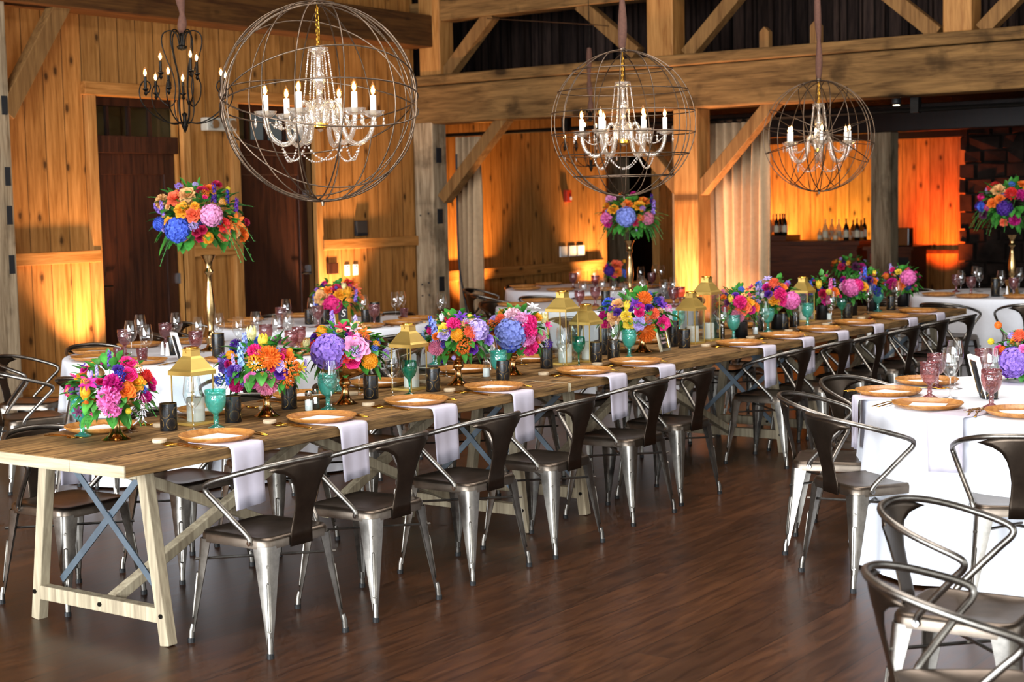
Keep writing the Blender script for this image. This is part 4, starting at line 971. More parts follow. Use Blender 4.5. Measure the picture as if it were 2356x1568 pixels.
low('purple hydrangea arrangement in a low vase on the white table, cut by the right edge', 2372, 876, (2366, 812), 70, 56,
    [('H', 'lilac', 2331, 832, 32), ('H', 'purple', 2320, 850, 18), ('r', 'hot', 2296, 806, 13), ('b', 'lemon', 2279, 784, 7), ('b', 'orange', 2296, 746, 8), ('m', 'coral', 2346, 772, 14), ('n', 'stock', 2354, 800, 9), ('g', 'orange', 2380, 790, 16)], 14, 'v', 'flowers on the round tables')
low('small low vase of purple and orange flowers on the farthest round table', 1413, 664, (1413, 625), 28, 26,
    [('H', 'violet', 1402, 622, 11), ('n', 'orange', 1421, 625, 9), ('n', 'coral', 1419, 607, 11), ('c', 'blue', 1435, 628, 8), ('b', 'amber', 1437, 600, 4), ('n', 'magenta', 1414, 632, 6)], 15, 'v', 'flowers on the round tables', nleaf=90)
low('dark bouquet on a table in the shade in front of the bar', 1950, 650, (1955, 612), 42, 24,
    [('n', 'wine', 1970, 612, 8), ('n', 'magenta', 1985, 612, 7), ('b', 'amber', 1952, 603, 5), ('n', 'crimson', 1935, 612, 7)], 16, 'v', 'flowers on the round tables', nleaf=110)
def tall(label, bx, by, ty, ctr, rxp, rzp, blooms, seed):
    B = onz(bx, by, .76); k = ppm(B); h = (by-ty)/k
    t = thing('tall_centrepiece', label, 'centrepiece', B, 0, 'tall centrepieces')
    stand(t, h); sh = CR*((ctr[0]-bx)/k); sh.z = 0
    bouquet(t, (sh.x, sh.y, (by-ctr[1])/k), rxp/k, rzp/k, blooms, seed, True, 190)
tall('tall gold baluster stand topped by a bouquet with a blue and a pink hydrangea', 487, 807, 586, (470, 500), 98, 82,
     [('H', 'blue', 407, 528, 27), ('H', 'pink', 487, 493, 24), ('n', 'coral', 402, 452, 16), ('n', 'peach', 430, 444, 16), ('n', 'amber', 418, 481, 15), ('n', 'coral', 444, 491, 15), ('r', 'crimson', 465, 438, 13), ('r', 'hot', 472, 453, 6), ('r', 'crimson', 452, 534, 10), ('r', 'crimson', 466, 528, 10), ('r', 'crimson', 460, 547, 10), ('g', 'amber', 478, 547, 13), ('l', 'orange', 544, 510, 20), ('n', 'orange', 563, 538, 14), ('n', 'red', 516, 515, 12), ('n', 'coral', 519, 540, 12), ('l', 'orange', 529, 519, 12), ('s', 'violet', 492, 440, 12), ('s', 'purple', 544, 470, 10), ('s', 'lilac', 372, 475, 9), ('c', 'lav', 446, 519, 9), ('s', 'deep', 523, 449, 9), ('n', 'crimson', 500, 421, 10), ('n', 'orange', 484, 430, 9), ('b', 'lemon', 525, 433, 5), ('b', 'lemon', 366, 463, 5), ('n', 'amber', 448, 472, 8), ('n', 'amber', 387, 509, 9), ('n', 'peach', 545, 535, 10), ('n', 'crimson', 570, 510, 7)], 21)
tall('tall gold stand with a blue hydrangea bouquet before the dark side opening', 1450, 690, 553, (1452, 498), 66, 46,
     [('H', 'peri', 1440, 497, 21), ('H', 'dusty', 1491, 502, 14), ('n', 'amber', 1410, 479, 10), ('n', 'amber', 1471, 471, 11), ('n', 'orange', 1443, 467, 10), ('n', 'orange', 1483, 459, 10), ('p', 'stock', 1394, 502, 11), ('p', 'magenta', 1399, 513, 9), ('p', 'pink', 1405, 457, 10), ('s', 'lilac', 1504, 474, 9), ('s', 'violet', 1499, 458, 8), ('n', 'magenta', 1458, 443, 6), ('n', 'orange', 1430, 446, 6), ('n', 'crimson', 1462, 510, 8), ('c', 'orange', 1474, 500, 7)], 22)
tall('tall gold stand with a purple hydrangea bouquet before the stone chimney', 2328, 676, 540, (2322, 470), 70, 58,
     [('H', 'violet', 2311, 478, 17), ('n', 'peach', 2296, 434, 12), ('n', 'orange', 2299, 456, 9), ('n', 'orange', 2281, 466, 9), ('m', 'red', 2327, 445, 13), ('p', 'magenta', 2349, 448, 11), ('p', 'magenta', 2335, 506, 11), ('n', 'wine', 2260, 492, 9), ('n', 'orange', 2352, 421, 8), ('n', 'coral', 2309, 512, 7)], 23)
# ------------------------------------------------------------------ place settings on the long table
def at(p, z=None): return Vector((p[0], p[1], .7605 if z is None else z))
ZT = .7612
PL = [(495, 1005), (740, 962), (957, 923), (1137, 891), (1345, 854), (1470, 833), (1705, 790), (1797, 772), (1885, 757), (1960, 742), (2045, 728), (2110, 716)]
GS = 'place settings on the long table'
for i, p in enumerate(PL):
    P = onz(p[0], p[1], .77); x, y = P.x, .175
    e = ORD[i]+' open side place from the sawn end'
    plate.at((x, y, ZT), i*.7, 'round wooden charger plate, '+e, 'charger plates on the long table')
    card.at((x, y, ZT+.0095), (.0, .05, -.04)[i % 3], 'white menu card on its charger, '+e, 'menu cards on the long table')
    naps[i % 3].at((x-.03+.01*sin(i*2.1), -.016 if not 4 <= i <= 6 else -.046, .7615), 0, 'pale lilac napkin hanging over the table edge, '+e, 'napkins on the long table')
    if i < 11:
        fork.at((x-.215, y-.02, ZT), .05*sin(i), 'outer gold fork, '+e, 'gold forks on the long table', 1.12)
        fork.at((x-.188, y-.01, ZT), -.12+.05*cos(i), 'inner gold fork, '+e, 'gold forks on the long table', 1.12)
        knife.at((x+.185, y-.0, ZT), .03*sin(i*2), 'gold knife, '+e, 'gold knives on the long table')
        spoon.at((x+.215, y+.02, ZT), -.06, 'gold spoon, '+e, 'gold spoons on the long table')
        c = coaster.at((x-.17, y+.155, ZT), i, 'round birch wood slice beside the forks, '+e, 'wood slices on the long table')
for i, x in enumerate((.60, 1.25, 1.87, 2.45, 3.2, 3.85, 4.55, 5.2, 5.9, 6.55, 7.2, 7.85)):
    y = .84; e = ORD[i]+' wall side place from the sawn end'
    plate.at((x, y, ZT), i*1.1, 'round wooden charger plate, '+e, 'charger plates on the long table')
    card.at((x, y, ZT+.0095), .03*i, 'white menu card on its charger, '+e, 'menu cards on the long table')
    if i < 7:
        fork.at((x+.2, y+.01, ZT), pi+.1, 'gold fork, '+e, 'gold forks on the long table')
        knife.at((x-.19, y, ZT), pi, 'gold knife, '+e, 'gold knives on the long table')
        spoon.at((x-.215, y, ZT), pi+.08, 'gold spoon, '+e, 'gold spoons on the long table')
        coaster.at((x+.20, y-.15, ZT), i, 'round birch wood slice, '+e, 'wood slices on the long table')
        nn = naps[i % 3].at((x+.02, 1.018, .7615), pi, 'pale lilac napkin hanging on the far edge, '+e, 'napkins on the long table')
TG = 'teal goblets on the long table'
for px, py, lb in ((190, 1003, 'teal pressed glass goblet left of the first flower compote'), (498, 985, 'teal goblet of ice water in front of the nearest brass lantern'),
                   (755, 942, 'teal goblet of ice water beside the salt shaker'), (1148, 879, 'teal goblet of ice water before the blue hydrangea'), (1448, 823, 'teal goblet beside the orange dahlia compote'),
                   (1688, 781, 'teal goblet before the first dark vase past the lanterns'), (1767, 763, 'teal goblet between the first two dark vases'), (1858, 750, 'teal goblet beside the last lantern'),
                   (779, 898, 'teal goblet behind the lavender hydrangea compote'), (1000, 838, 'teal goblet behind the second brass lantern'), (1562, 770, 'teal goblet behind the leaning frame'), (2020, 716, 'teal goblet toward the far end of the long table')):
    P = onz(px, py); teal.at((P.x, P.y, ZT), px, lb, TG)
for px, py, lb in ((943, 908, 'dark green goblet in front of the second brass lantern'), (1332, 843, 'dark green goblet in front of the pair of lanterns'), (1937, 737, 'dark green goblet beside the wide pink hydrangea')):
    P = onz(px, py); green.at((P.x, P.y, ZT), px, lb, 'dark green goblets on the long table')
for px, py, lb in ((298, 994, 'clear wine glass behind the first flower compote'), (446, 990, 'clear wine glass in front of the nearest brass lantern'), (511, 950, 'clear wine glass behind the teal goblet near the first lantern'),
                   (904, 914, 'clear wine glass left of the second brass lantern'), (1129, 878, 'clear wine glass beside the teal goblet before the blue hydrangea'), (1296, 848, 'clear wine glass in front of the tall lantern'),
                   (1413, 828, 'clear wine glass in front of the black candle cups'), (1663, 787, 'clear wine glass right of the second tall lantern'), (1757, 770, 'clear wine glass between the dark vases'), (1833, 757, 'clear wine glass at the last lantern'),
                   (763, 944, 'tall clear glass just behind the teal goblet by the salt shaker'), (1027, 866, 'clear wine glass behind the delphinium compote'), (1200, 838, 'clear wine glass behind the blue hydrangea'), (827, 906, 'clear wine glass behind the lavender hydrangea'),
                   (1322, 826, 'clear wine glass between the tall lantern and the short one'), (1913, 742, 'clear wine glass past the last lantern'), (1998, 722, 'clear wine glass near the blue delphinium'), (2063, 712, 'clear wine glass at the far end of the long table')):
    P = onz(px, py); wine.at((P.x, P.y, ZT), px, lb, 'wine glasses on the long table')
for px, py, lb in ((389, 990, 'black candle cup right of the first compote'), (537, 971, 'black candle cup behind the teal goblet near the first lantern'), (666, 940, 'black candle cup right of the tulip compote'), (854, 917, 'black candle cup under the orange marigold'),
                   (997, 900, 'black candle cup right of the second lantern'), (1158, 880, 'black candle cup behind the wine glass before the blue hydrangea'), (1258, 847, 'black candle cup left of the tall lantern'), (1412, 826, 'black candle cup behind the wine glass by the orange dahlias'), (1575, 800, 'black candle cup in front of the second pair of lanterns'),
                   (1371, 833, 'black candle cup beside the short lantern'), (1655, 778, 'black candle cup right of the second tall lantern'), (1745, 762, 'black candle cup between the dark vases'), (1803, 757, 'black candle cup under the pink hydrangea'), (1828, 752, 'black candle cup before the last lantern'), (1950, 732, 'black candle cup past the dark green goblet'), (2050, 713, 'black candle cup near the far end of the long table')):
    P = onz(px, py); cup.at((P.x, P.y, ZT), px*.37, lb, 'black candle cups on the long table')
for px, py, lb in ((1392, 815, 'tall black candle cup behind the wine glass by the orange dahlias'), (1548, 797, 'tall black candle cup behind the leaning frame')):
    P = onz(px, py); tallcup.at((P.x, P.y, ZT), px*.37, lb, 'tall black candle cups on the long table')
for pr, px, py, lb in ((salt, 711, 946, 'glass salt shaker with chrome lid beside the teal goblet'), (pepper, 727, 941, 'glass pepper shaker tucked behind the salt shaker'), (salt, 1119, 868, 'salt shaker before the blue hydrangea'), (salt, 1908, 736, 'salt shaker past the last lantern'), (salt, 1738, 770, 'salt shaker between the dark vases')):
    P = onz(px, py); pr.at((P.x, P.y, ZT), .3, lb, 'shakers on the long table')
for pr, px, py, lb, cl in ((lant, 446, 975, 'brass lantern with white pillar candle nearest the sawn end', .0), (lant, 943, 896, 'brass lantern between the lavender hydrangea and the delphinium compote', 0), (talllant, 1297, 838, 'tall brass lantern of the middle pair', 1), (lant, 1350, 831, 'short brass lantern of the middle pair', 0),
                       (lant, 1591, 790, 'short brass lantern of the farther pair', 0), (talllant, 1627, 783, 'tall brass lantern of the farther pair', 0), (lant, 1848, 739, 'last brass lantern toward the far end of the long table', 0)):
    P = onz(px, py); pr.at((P.x, P.y, ZT), .0, lb, 'brass lanterns on the long table')
    candle.at((P.x+.01, P.y-.005, ZT+.013), px, 'white pillar candle inside the '+lb.split(' with ')[0], 'pillar candles in the lanterns')
    if cl: hurr.at((P.x+.001, P.y, ZT+.0125), 0, 'clear hurricane glass cylinder inside the tall lantern')
f, tl = make_frame('picture_frame', .125, .165, 'whitened_gilt'); tag(f, 'gilt picture frame leaning back on the long table beside the orange dahlias', 'picture frame')
P = onz(1532, 808); f.location = (P.x, P.y, ZT); f.rotation_euler.z = radians(2)
sc = MB()
for r0, z0 in ((0, .105), (1, .083), (2, .055)):
    sc.tube(crom([(-.034+.0045*k, -.0025, z0+.008*sin(k*2.3+r0)+(.004 if k % 3 == 0 else 0)) for k in range(16)], 3), .0011, 4)
bmesh.ops.transform(sc.b, matrix=tl, verts=sc.b.verts); sc.build('handwriting', plain('pink_ink', 'f0c8c4', .6), f)
# ------------------------------------------------------------------ settings on the round tables
def items(lst, pr, base, group, dz=.003):
    for i, p in enumerate(sorted(lst)):
        P = onz(*p); lab = base % ORD[i] if '%s' in base else base
        pr.at((P.x, P.y, .762+dz), p[0]*.3, lab, group)
W1 = 'on the candlestick table'
items([(303, 822), (325, 804), (339, 834), (408, 798), (459, 812), (505, 800), (551, 812), (591, 796), (640, 806), (664, 797)], wine, 'clear wine glass on the candlestick table, %s from the left', 'wine glasses on the candlestick table')
items([(288, 818), (382, 800), (452, 824), (613, 806), (673, 822), (689, 812)], plum, 'plum goblet on the candlestick table, %s from the left', 'plum goblets on the candlestick table')
items([(275, 836), (328, 838)], tumb, 'pink tumbler on the candlestick table, %s from the left', 'pink tumblers on the candlestick table')
items([(375, 818), (386, 820)], cshak, 'white cone shaker on the candlestick table, %s from the left', 'white cone shakers')
cup.at(tuple(onz(398, 815, .766)), 1, 'black candle cup behind the tilted white menu holder on the candlestick table', 'black candle cups on round tables')
tallcup.at(tuple(onz(503, 826, .766)), .5, 'tall black candle cup in front of the gold baluster stand', 'tall black candle cups on round tables')
def frame_at(name, px, py, rz, label, w, h, mat, txt=None):
    f, tl = make_frame(name, w, h, mat); tag(f, label, 'picture frame', 'table sign frames'); P = onz(px, py); f.location = (P.x, P.y, .765); f.rotation_euler.z = radians(rz)
    if txt: text_on(f, txt, .085, (0, -.003, h*.5), 'white', tl)
    return f
frame_at('picture_frame', 417, 828, 62, 'white picture frame seen edge on, tilted on the candlestick table', .13, .18, 'white')
frame_at('picture_frame', 790, 745, -42, 'gold picture frame with a white letter S on black card before the orange sprays', .125, .165, 'gold', 'S')
frame_at('picture_frame', 2262, 915, 35, 'white and gilt picture frame leaning behind the plum goblet on the right table', .15, .2, 'white')
frame_at('picture_frame', 2330, 680, -45, 'small gilt picture frame on the far table before the chimney', .11, .15, 'mercury')
def settings(c, angs, name, g, n2=True, fl=True):
    for i, a in enumerate(angs):
        t = radians(a); r = .755; x, y = c[0]+r*cos(t), c[1]+r*sin(t); rz = t+pi/2
        e = '%s around %s' % (ORD[i], name)
        plate.at((x, y, .7645), a, 'wooden charger plate, '+e, 'charger plates on '+g)
        card.at((x, y, 0.7742), rz, 'white menu card, '+e, 'menu cards on '+g)
        if fl:
            for pr, dx, lb in ((fork, -.19, 'gold fork'), (knife, .185, 'gold knife'), (spoon, .21, 'gold spoon')):
                pr.at((x+dx*cos(rz), y+dx*sin(rz), .7645), rz, lb+', '+e, lb+'s on '+g)
settings(T1, (196, 161, 121, 84, 52, 348, 316, 282, 238), 'the candlestick table clockwise from the post', 'the candlestick table')
settings(T2, (150, 105, 60, 15, 312, 277, 247), 'the framed sign table clockwise from the doors', 'the framed sign table')
settings(T4, (125, 80, 35, 350, 305, 255, 205), 'the table before the side room clockwise from the wall', 'the blurred table', fl=False)
settings(T5, (190, 150, 110, 70, 30, 345, 230, 270), 'the farthest table by the side room clockwise from the wall', 'the farthest table', fl=False)
settings(RE, (140, 172, 205, 245), 'the far table before the chimney counted about it', 'the chimney table', fl=False)
for i, (px, py, rz, lb) in enumerate(((2044, 901, 236, 'behind the whole seated-out chair'), (2134, 931, 262, 'front with the grey napkin'), (2132, 876, 200, 'behind the plum goblets'), (2352, 948, 285, 'at the right edge of the picture'))):
    P = onz(px, py, .776); e = ', white table, '+lb
    plate.at((P.x, P.y, .7645), px, 'pale wooden charger plate'+e, 'charger plates on the white table'); card.at((P.x, P.y, 0.7742), radians(rz+20), 'white card on its charger'+e, 'menu cards on the white table')
    R = Matrix.Rotation(radians(rz), 3, 'Z')
    for pr, dx, l2 in ((fork, -.215, 'outer gold fork'), (fork, -.185, 'inner gold fork'), (knife, .19, 'gold knife'), (spoon, .215, 'gold spoon')):
        q = P+R @ Vector((dx, 0, 0)); pr.at((q.x, q.y, .7645), radians(rz), l2+e, 'gold cutlery on the white table')
def edge_nap(c, ang, r, label):
    t = radians(ang); naps[1].at((c[0]+(r+.012)*cos(t), c[1]+(r+.012)*sin(t), .766), t+pi/2, label, 'napkins on round tables')
edge_nap(RD, 166, .945, 'grey lilac napkin hanging down the front of the white table'); edge_nap(RD, 122, .945, 'pale napkin hanging at the corner of the white table beside the whole chair')
items([(2139, 916), (2155, 893), (2281, 938), (2264, 880)], plum, 'plum pressed glass goblet on the white table, %s from the left', 'plum goblets on the white table', .001)
items([(2186, 917), (2197, 895), (2280, 918)], wine, 'clear wine glass on the white table, %s from the left', 'wine glasses on the white table', .001)
cup.at(tuple(onz(2277, 916, .7635)), 1, 'black candle cup behind the plum goblet on the white table', 'black candle cups on round tables')
items([(720, 754), (838, 746), (911, 738), (924, 736), (660, 758), (1017, 742)], wine, 'clear wine glass on the framed sign table, %s from the left', 'wine glasses on the framed sign table')
items([(733, 753), (862, 750), (648, 757)], plum, 'plum goblet on the framed sign table, %s from the left', 'plum goblets on the framed sign table')
items([(930, 736)], tumb, 'pink tumbler on the framed sign table', 'pink tumblers')
tallcup.at(tuple(onz(864, 741, .766)), 1, 'tall black candle cup behind the plum goblet on the framed sign table', 'tall black candle cups on round tables')
for px, lb in ((712, 'left of'), (749, 'just behind'), (842, 'right of')): cup.at(tuple(onz(px, 745, .766)), px, 'black candle cup %s the framed sign' % lb, 'black candle cups on round tables')
items([(763, 746), (769, 748)], cshak, 'white cone shaker beside the framed sign, %s from the left', 'white cone shakers beside the framed sign')
items([(1344, 703), (1387, 696), (1412, 706), (1475, 692), (1480, 702), (1550, 697), (1528, 703), (1437, 712)], wine, 'blurred wine glass on the table before the side room, %s from the left', 'wine glasses before the side room')
items([(1334, 713), (1370, 704), (1480, 699), (1550, 707), (1565, 704)], plum, 'blurred plum goblet on the table before the side room, %s from the left', 'plum goblets before the side room')
tallcup.at(tuple(onz(1394, 712, .766)), 1, 'tall black candle cup on the blurred table before the side room', 'tall black candle cups on round tables')
cup.at(tuple(onz(1512, 706, .766)), 1, 'black candle cup on the blurred table before the side room', 'black candle cups on round tables')
items([(1331, 664), (1368, 668), (1410, 665), (1475, 663), (1508, 657), (1522, 660)], wine, 'blurred wine glass on the farthest table by the side room, %s from the left', 'wine glasses on the farthest table')
items([(1319, 664), (1370, 671), (1500, 664)], plum, 'blurred plum goblet on the farthest table by the side room, %s from the left', 'plum goblets on the farthest table')
items([(2211, 680), (2253, 672), (2303, 682), (2345, 673), (2244, 668)], wine, 'wine glass on the far table before the chimney, %s from the left', 'wine glasses before the chimney')
items([(2234, 679), (2200, 672), (2332, 682)], plum, 'plum goblet on the far table before the chimney, %s from the left', 'plum goblets before the chimney')
tallcup.at(tuple(onz(2290, 681, .766)), 1, 'tall black candle cup on the far table before the chimney', 'tall black candle cups on round tables')
items([(2317, 681)], cshak, 'white cone shaker on the far table before the chimney', 'white cone shakers before the chimney')
# ------------------------------------------------------------------ orb chandeliers
def bulb(m, c, s=1.0): m.lathe([(.004*s, 0), (.011*s, .012*s), (.0135*s, .024*s), (.011*s, .042*s), (.005*s, .058*s), (.001, .07*s)], 10, c)
def filament(m, c, s=1.0): m.lathe([(.002, .006), (.0075*s, .016*s), (.0085*s, .024*s), (.006*s, .036*s), (.001, .046*s)], 8, c)
def strand(m, p, q, sag, n, r=.0055):
    p, q = Vector(p), Vector(q); P = [p.lerp(q, t)-Vector((0, 0, sag*4*t*(1-t))) for t in [i/n for i in range(n+1)]]
    for i, c in enumerate(P): m.ball(c, r*(1.35 if i % 4 == 2 else 1), 6)
    m.tube(P, .0008, 3)
DROP = {}
def orb(label, C, R, axis_deg, lat, arm0):
    t = thing('orb_chandelier', label, 'chandelier', C, 0, 'wire orb chandeliers')
    for k in range(7):
        a = k*pi/7+.17+.12*sin(k*5.1); u = Vector((cos(a), sin(a), .05*sin(k*3.3))).normalized(); v = Vector((.06*sin(k*2.2+R*9), .06*cos(k*1.7), 1)); v = (v-u*v.dot(u)).normalized(); rr = R*(1-.006*(k % 3))
        MB().tube([u*rr*cos(i*pi/32)+v*rr*sin(i*pi/32) for i in range(64)], .0037, 6, True).build('wire_hoop', 'rust', t, smooth=1.5)
    ax = Vector((cos(radians(axis_deg)), sin(radians(axis_deg)), .01)); e1 = Vector((0, 0, 1)); e2 = ax.cross(e1)
    for k in range(6):
        a = k*pi/6+.12+.14*sin(k*4.3); v = e1*cos(a)+e2*sin(a); rr = R*(1.0-.004*(k % 2))
        if lat:
            z = (-.72+.29*k)*R; q = sqrt(R*R-z*z)
            pts = [(q*cos(i*pi/32), q*sin(i*pi/32), z) for i in range(64)]
        else: pts = [ax*rr*cos(i*pi/32)+v*rr*sin(i*pi/32) for i in range(64)]
        MB().tube(pts, .0037, 6, True).build('wire_hoop', 'rust', t, smooth=1.5)
    s = R/.465
    MB().lathe([(.004, -.14), (.012, -.135), (.016, -.12), (.034, -.112), (.036, -.098), (.02, -.09), (.026, -.06), (.034, -.03), (.03, 0), (.016, .02), (.014, .05), (.022, .075), (.033, .10), (.03, .125), (.016, .14), (.013, .17), (.014, .21), (.02, .225), (.046, .236), (.05, .252), (.03, .25), (.01, .245)], 18, (0, 0, 0)).build('crystal_column', 'crystal', t, smooth=.9)
    MB().lathe([(.028, -.125), (.036, -.118), (.036, -.098), (.028, -.092)], 16).build('brass_hub', 'gold', t)
    ch = MB(); nz = .26; i = 0
    while nz < R-.015:
        a = 0 if i % 2 else pi/2
        ch.tube([(cos(a)*.009*cos(k*pi/5), sin(a)*.009*cos(k*pi/5), nz+.021*sin(k*pi/5)) for k in range(10)], .0019, 4, True); nz += .034; i += 1
    ch.tube([(0, 0, .25), (0, 0, R)], .0012, 4).tube(crom([(.012, 0, .25), (.018, .004, .34), (.008, 0, .42), (0, 0, R)]), .002, 5)
    ch.build('brass_chain', 'gold', t)
    bs = MB()
    def drop(q):
        if 'm' not in DROP: DROP['m'] = MB().lathe([(.001, -.065), (.0085, -.05), (.006, -.038), (.002, -.03), (.006, -.024), (.001, -.015), (.001, 0)], 6).build('drop_crystal', 'crystal', t, smooth=1.2).data; o = bpy.data.objects['drop_crystal']
        else: o = bpy.data.objects.new('drop_crystal', DROP['m']); COL.objects.link(o); o.parent = t
        o.location = q
    for k in range(6):
        an = radians(arm0+60*k); d = Vector((cos(an), sin(an), 0)); Z = Vector((0, 0, 1)); r = .255
        path = [d*.03-Z*.10, d*.045-Z*.03, d*.075+Z*.0, d*.10-Z*.04, d*.105-Z*.11, d*.135-Z*.18, d*.185-Z*.195, d*.235-Z*.155, d*r-Z*.085, d*r-Z*.07]
        arm = MB().tube(crom(path, 4), .0125, 8).build('crystal_arm', 'crystal', t, smooth=1.2)
        MB().lathe([(.008, -.075), (.03, -.070), (.050, -.055), (.055, -.042), (.05, -.043), (.028, -.058), (.01, -.06)], 12, d*r).build('drip_pan', 'crystal', t, smooth=.5)
        c = MB().lathe([(.0145, -.06), (.0145, .03), (.012, .032)], 14, d*r).build('candle_sleeve', 'candlesleeve', t, smooth=.8)
        b = MB(); bulb(b, d*r+Z*.03); b.build('flame_bulb', 'bulbglass', c, smooth=1.2); b = MB(); filament(b, d*r+Z*.03); b.build('filament', 'bulb', c, smooth=1.2)
        for j in range(4):
            q = d*r+Vector((.048*cos(j*pi/2+an), .048*sin(j*pi/2+an), -.055)); drop(q)
        strand(bs, (.045*cos(an), .045*sin(an), .24), d*.075+Z*.0, -.0, 22, .005)
        d2 = Vector((cos(an+pi/3), sin(an+pi/3), 0))
        strand(bs, d*.185-Z*.20, d2*.185-Z*.20, .075, 16)
        strand(bs, d*.075-Z*.0, d*r-Z*.07, .085, 18, .005)
    bs.build('bead_strands', 'crystal', t, smooth=1.2)
    top = 6.0-C[2]
    MB().tube(crom([(0, 0, R), (.01, 0, R+.25), (-.008, .004, R+.6), (0, 0, R+1.1)]), [.016+.012*abs(sin(i*.45)) for i in range(19)], 10).build('cord_sleeve', 'sleeve', t, smooth=1.2)
    MB().tube([(0, 0, R+1.05), (0, 0, top)], .004, 6).build('hanging_cable', 'blackiron', t)
    MB().lathe([(.02, R-.01), (.022, R+.01), (.012, R+.02)], 12).build('top_collar', 'rust', t)
    MB().lathe([(.006, -R-.02), (.009, -R), (.006, -R+.008)], 8).build('bottom_finial', 'rust', t)
    return t
orb('large wire orb with crystal chandelier nearest the camera, its top cut by the picture edge', (1.69, .50, 2.20), .466, 150, False, 133+8)
orb('wire orb with crystal chandelier hanging before the middle of the tie beam', (4.45, .53, 2.183), .445, 160, True, 120)
orb('farthest wire orb with crystal chandelier hanging before the bar', (7.60, .68, 2.185), .432, 34, False, 150)
# ------------------------------------------------------------------ iron candle chandeliers
def iron(label, C, s, n, crystals=False):
    t = thing('iron_chandelier', label, 'chandelier', C, 0, 'black iron chandeliers')
    MB().lathe([(.006, .19), (.03, .2), (.034, .215), (.015, .225), (.012, .26), (.02, .28), (.008, .30)], 12).build('hub_crown', 'blackiron', t)
    MB().lathe([(.002, -.33), (.012, -.31), (.022, -.285), (.014, -.26), (.012, -.23), (.02, -.21), (.006, -.2)], 12).build('hub_finial', 'blackiron', t)
    for k in range(6):
        a = radians(60*k+15); d = Vector((cos(a), sin(a), 0)); Z = Vector((0, 0, 1))
        P = [(.015, .22), (.03, .29), (.07, .315), (.115, .295), (.125, .235), (.10, .14), (.065, .05), (.05, -.05), (.062, -.15), (.05, -.24), (.02, -.275)]
        MB().tube(crom([d*r+Z*z for r, z in P], 4), .0045, 6).build('lyre_rib', 'blackiron', t, smooth=1.2)
    for k in range(n):
        up_ = k % 3 == 0; a = radians(360/n*k+8); d = Vector((cos(a), sin(a), 0)); Z = Vector((0, 0, 1)); r, z = (.14, .055) if up_ else (.27, -.06)
        if up_: P = [(.05, -.12), (.09, -.16), (.16, -.10), (.175, -.02), (r+.02, z-.04), (r, z)]
        else: P = [(.02, -.26), (.10, -.27), (.20, -.235), (.29, -.16), (.315, -.08), (.29, -.02), (.25, -.015), (.235, -.05), (.255, -.085), (r, z)]
        MB().tube(crom([d*q+Z*w for q, w in P], 4), .0042, 6).build('scroll_arm', 'blackiron', t, smooth=1.2)
        c = MB().lathe([(.003, z-.045), (.012, z-.03), (.007, z-.015), (.02, z-.005), (.02, z), (.0095, z+.004), (.0095, z+.075)], 12, d*r).build('black_candle', 'blackiron', t, smooth=.8)
        b = MB(); bulb(b, d*r+Z*(z+.075), .95); b.build('flame_bulb', 'bulbglass', c, smooth=1.2); b = MB(); filament(b, d*r+Z*(z+.075), .95); b.build('filament', 'bulb', c, smooth=1.2)
        if crystals: MB().lathe([(.001, z-.16), (.011, z-.14), (.008, z-.115), (.001, z-.10)], 6, d*r).build('drop_crystal', 'crystal', t, smooth=1.0)
    MB().tube(crom([(0, 0, .3), (.012, 0, .42), (-.01, 0, .62), (0, 0, .95)]), [.014+.016*abs(sin(i*.5)) for i in range(19)], 10).build('cord_sleeve', 'sleeve', t, smooth=1.2)
    MB().tube([(0, 0, .9), (0, 0, (6-C[2])/s)], .004, 6).build('hanging_cable', 'blackiron', t)
    t.scale = (s, s, s); return t
iron('black scrolled iron chandelier hanging over the candlestick table', (3.14, 3.0, 2.53), 1.0, 9)
iron('small blurred iron chandelier partly behind the middle wire orb', (9.3, 3.9, 2.32), .95, 6, True)
wr = MB(); P0 = onx(1120, 42, 10.2); P1 = Vector((9.3, 3.9, 3.45)); P2 = onx(1400, 60, 10.2)
wr.tube([P0, P1], .005, 5).tube([P1, P2], .005, 5); tag(wr.build('guy_wire', 'rust'), 'thin wire stretched under the collar beam holding the small iron chandelier', 'wire')
# ------------------------------------------------------------------ bar with bottles
bar = thing('bar_counter', 'dark wooden bar counter in front of the orange end wall', 'bar counter', (17.6, 0, 0))
MB().bb((-.3, 4.55, 0), (.3, 6.65, 1.02)).build('bar_front', 'bar', bar, smooth=0)
MB().bb((-.36, 4.5, 1.02), (.34, 6.7, 1.085)).build('bar_top', 'bar', bar, smooth=0, bevel=.006)
MB().bb((-.33, 4.55, .93), (-.3, 6.65, .96)).build('bar_moulding', 'bar', bar, smooth=0)
b2 = thing('bar_counter', 'second dark counter section beyond the post with red panel', 'bar counter', (17.6, 0, 0))
MB().bb((-.3, 3.75, 0), (.3, 4.4, .95)).build('bar_front', 'bar', b2, smooth=0); MB().bb((-.34, 3.7, .95), (.34, 4.45, 1.0)).build('bar_top', 'bar', b2, smooth=0)
MB().bb((-.31, 4.05, .1), (-.3, 4.35, .9)).build('red_panel', plain('red_lacquer', 'a8301c', .5), b2, smooth=0)
for i in range(5): MB().bb((-.312, 3.78, .15+.15*i), (-.3, 3.98, .25+.15*i)).build('bottle_slot', 'black', b2, smooth=0)
bp = {}
def bottle(key, col, h, r, cap):
    t = thing('bottle', 'x', 'bottle')
    MB().lathe([(r*.9, 0), (r, .006), (r, h*.58), (r*.75, h*.68), (r*.34, h*.78), (r*.3, h*.95), (r*.36, h*.96), (r*.36, h)], 16).build('bottle_glass', col, t, smooth=.9)
    MB().lathe([(r*1.01, h*.15), (r*1.01, h*.45)], 16, cap=(False, False)).build('paper_label', cap, t)
    bp[key] = Proto(t)
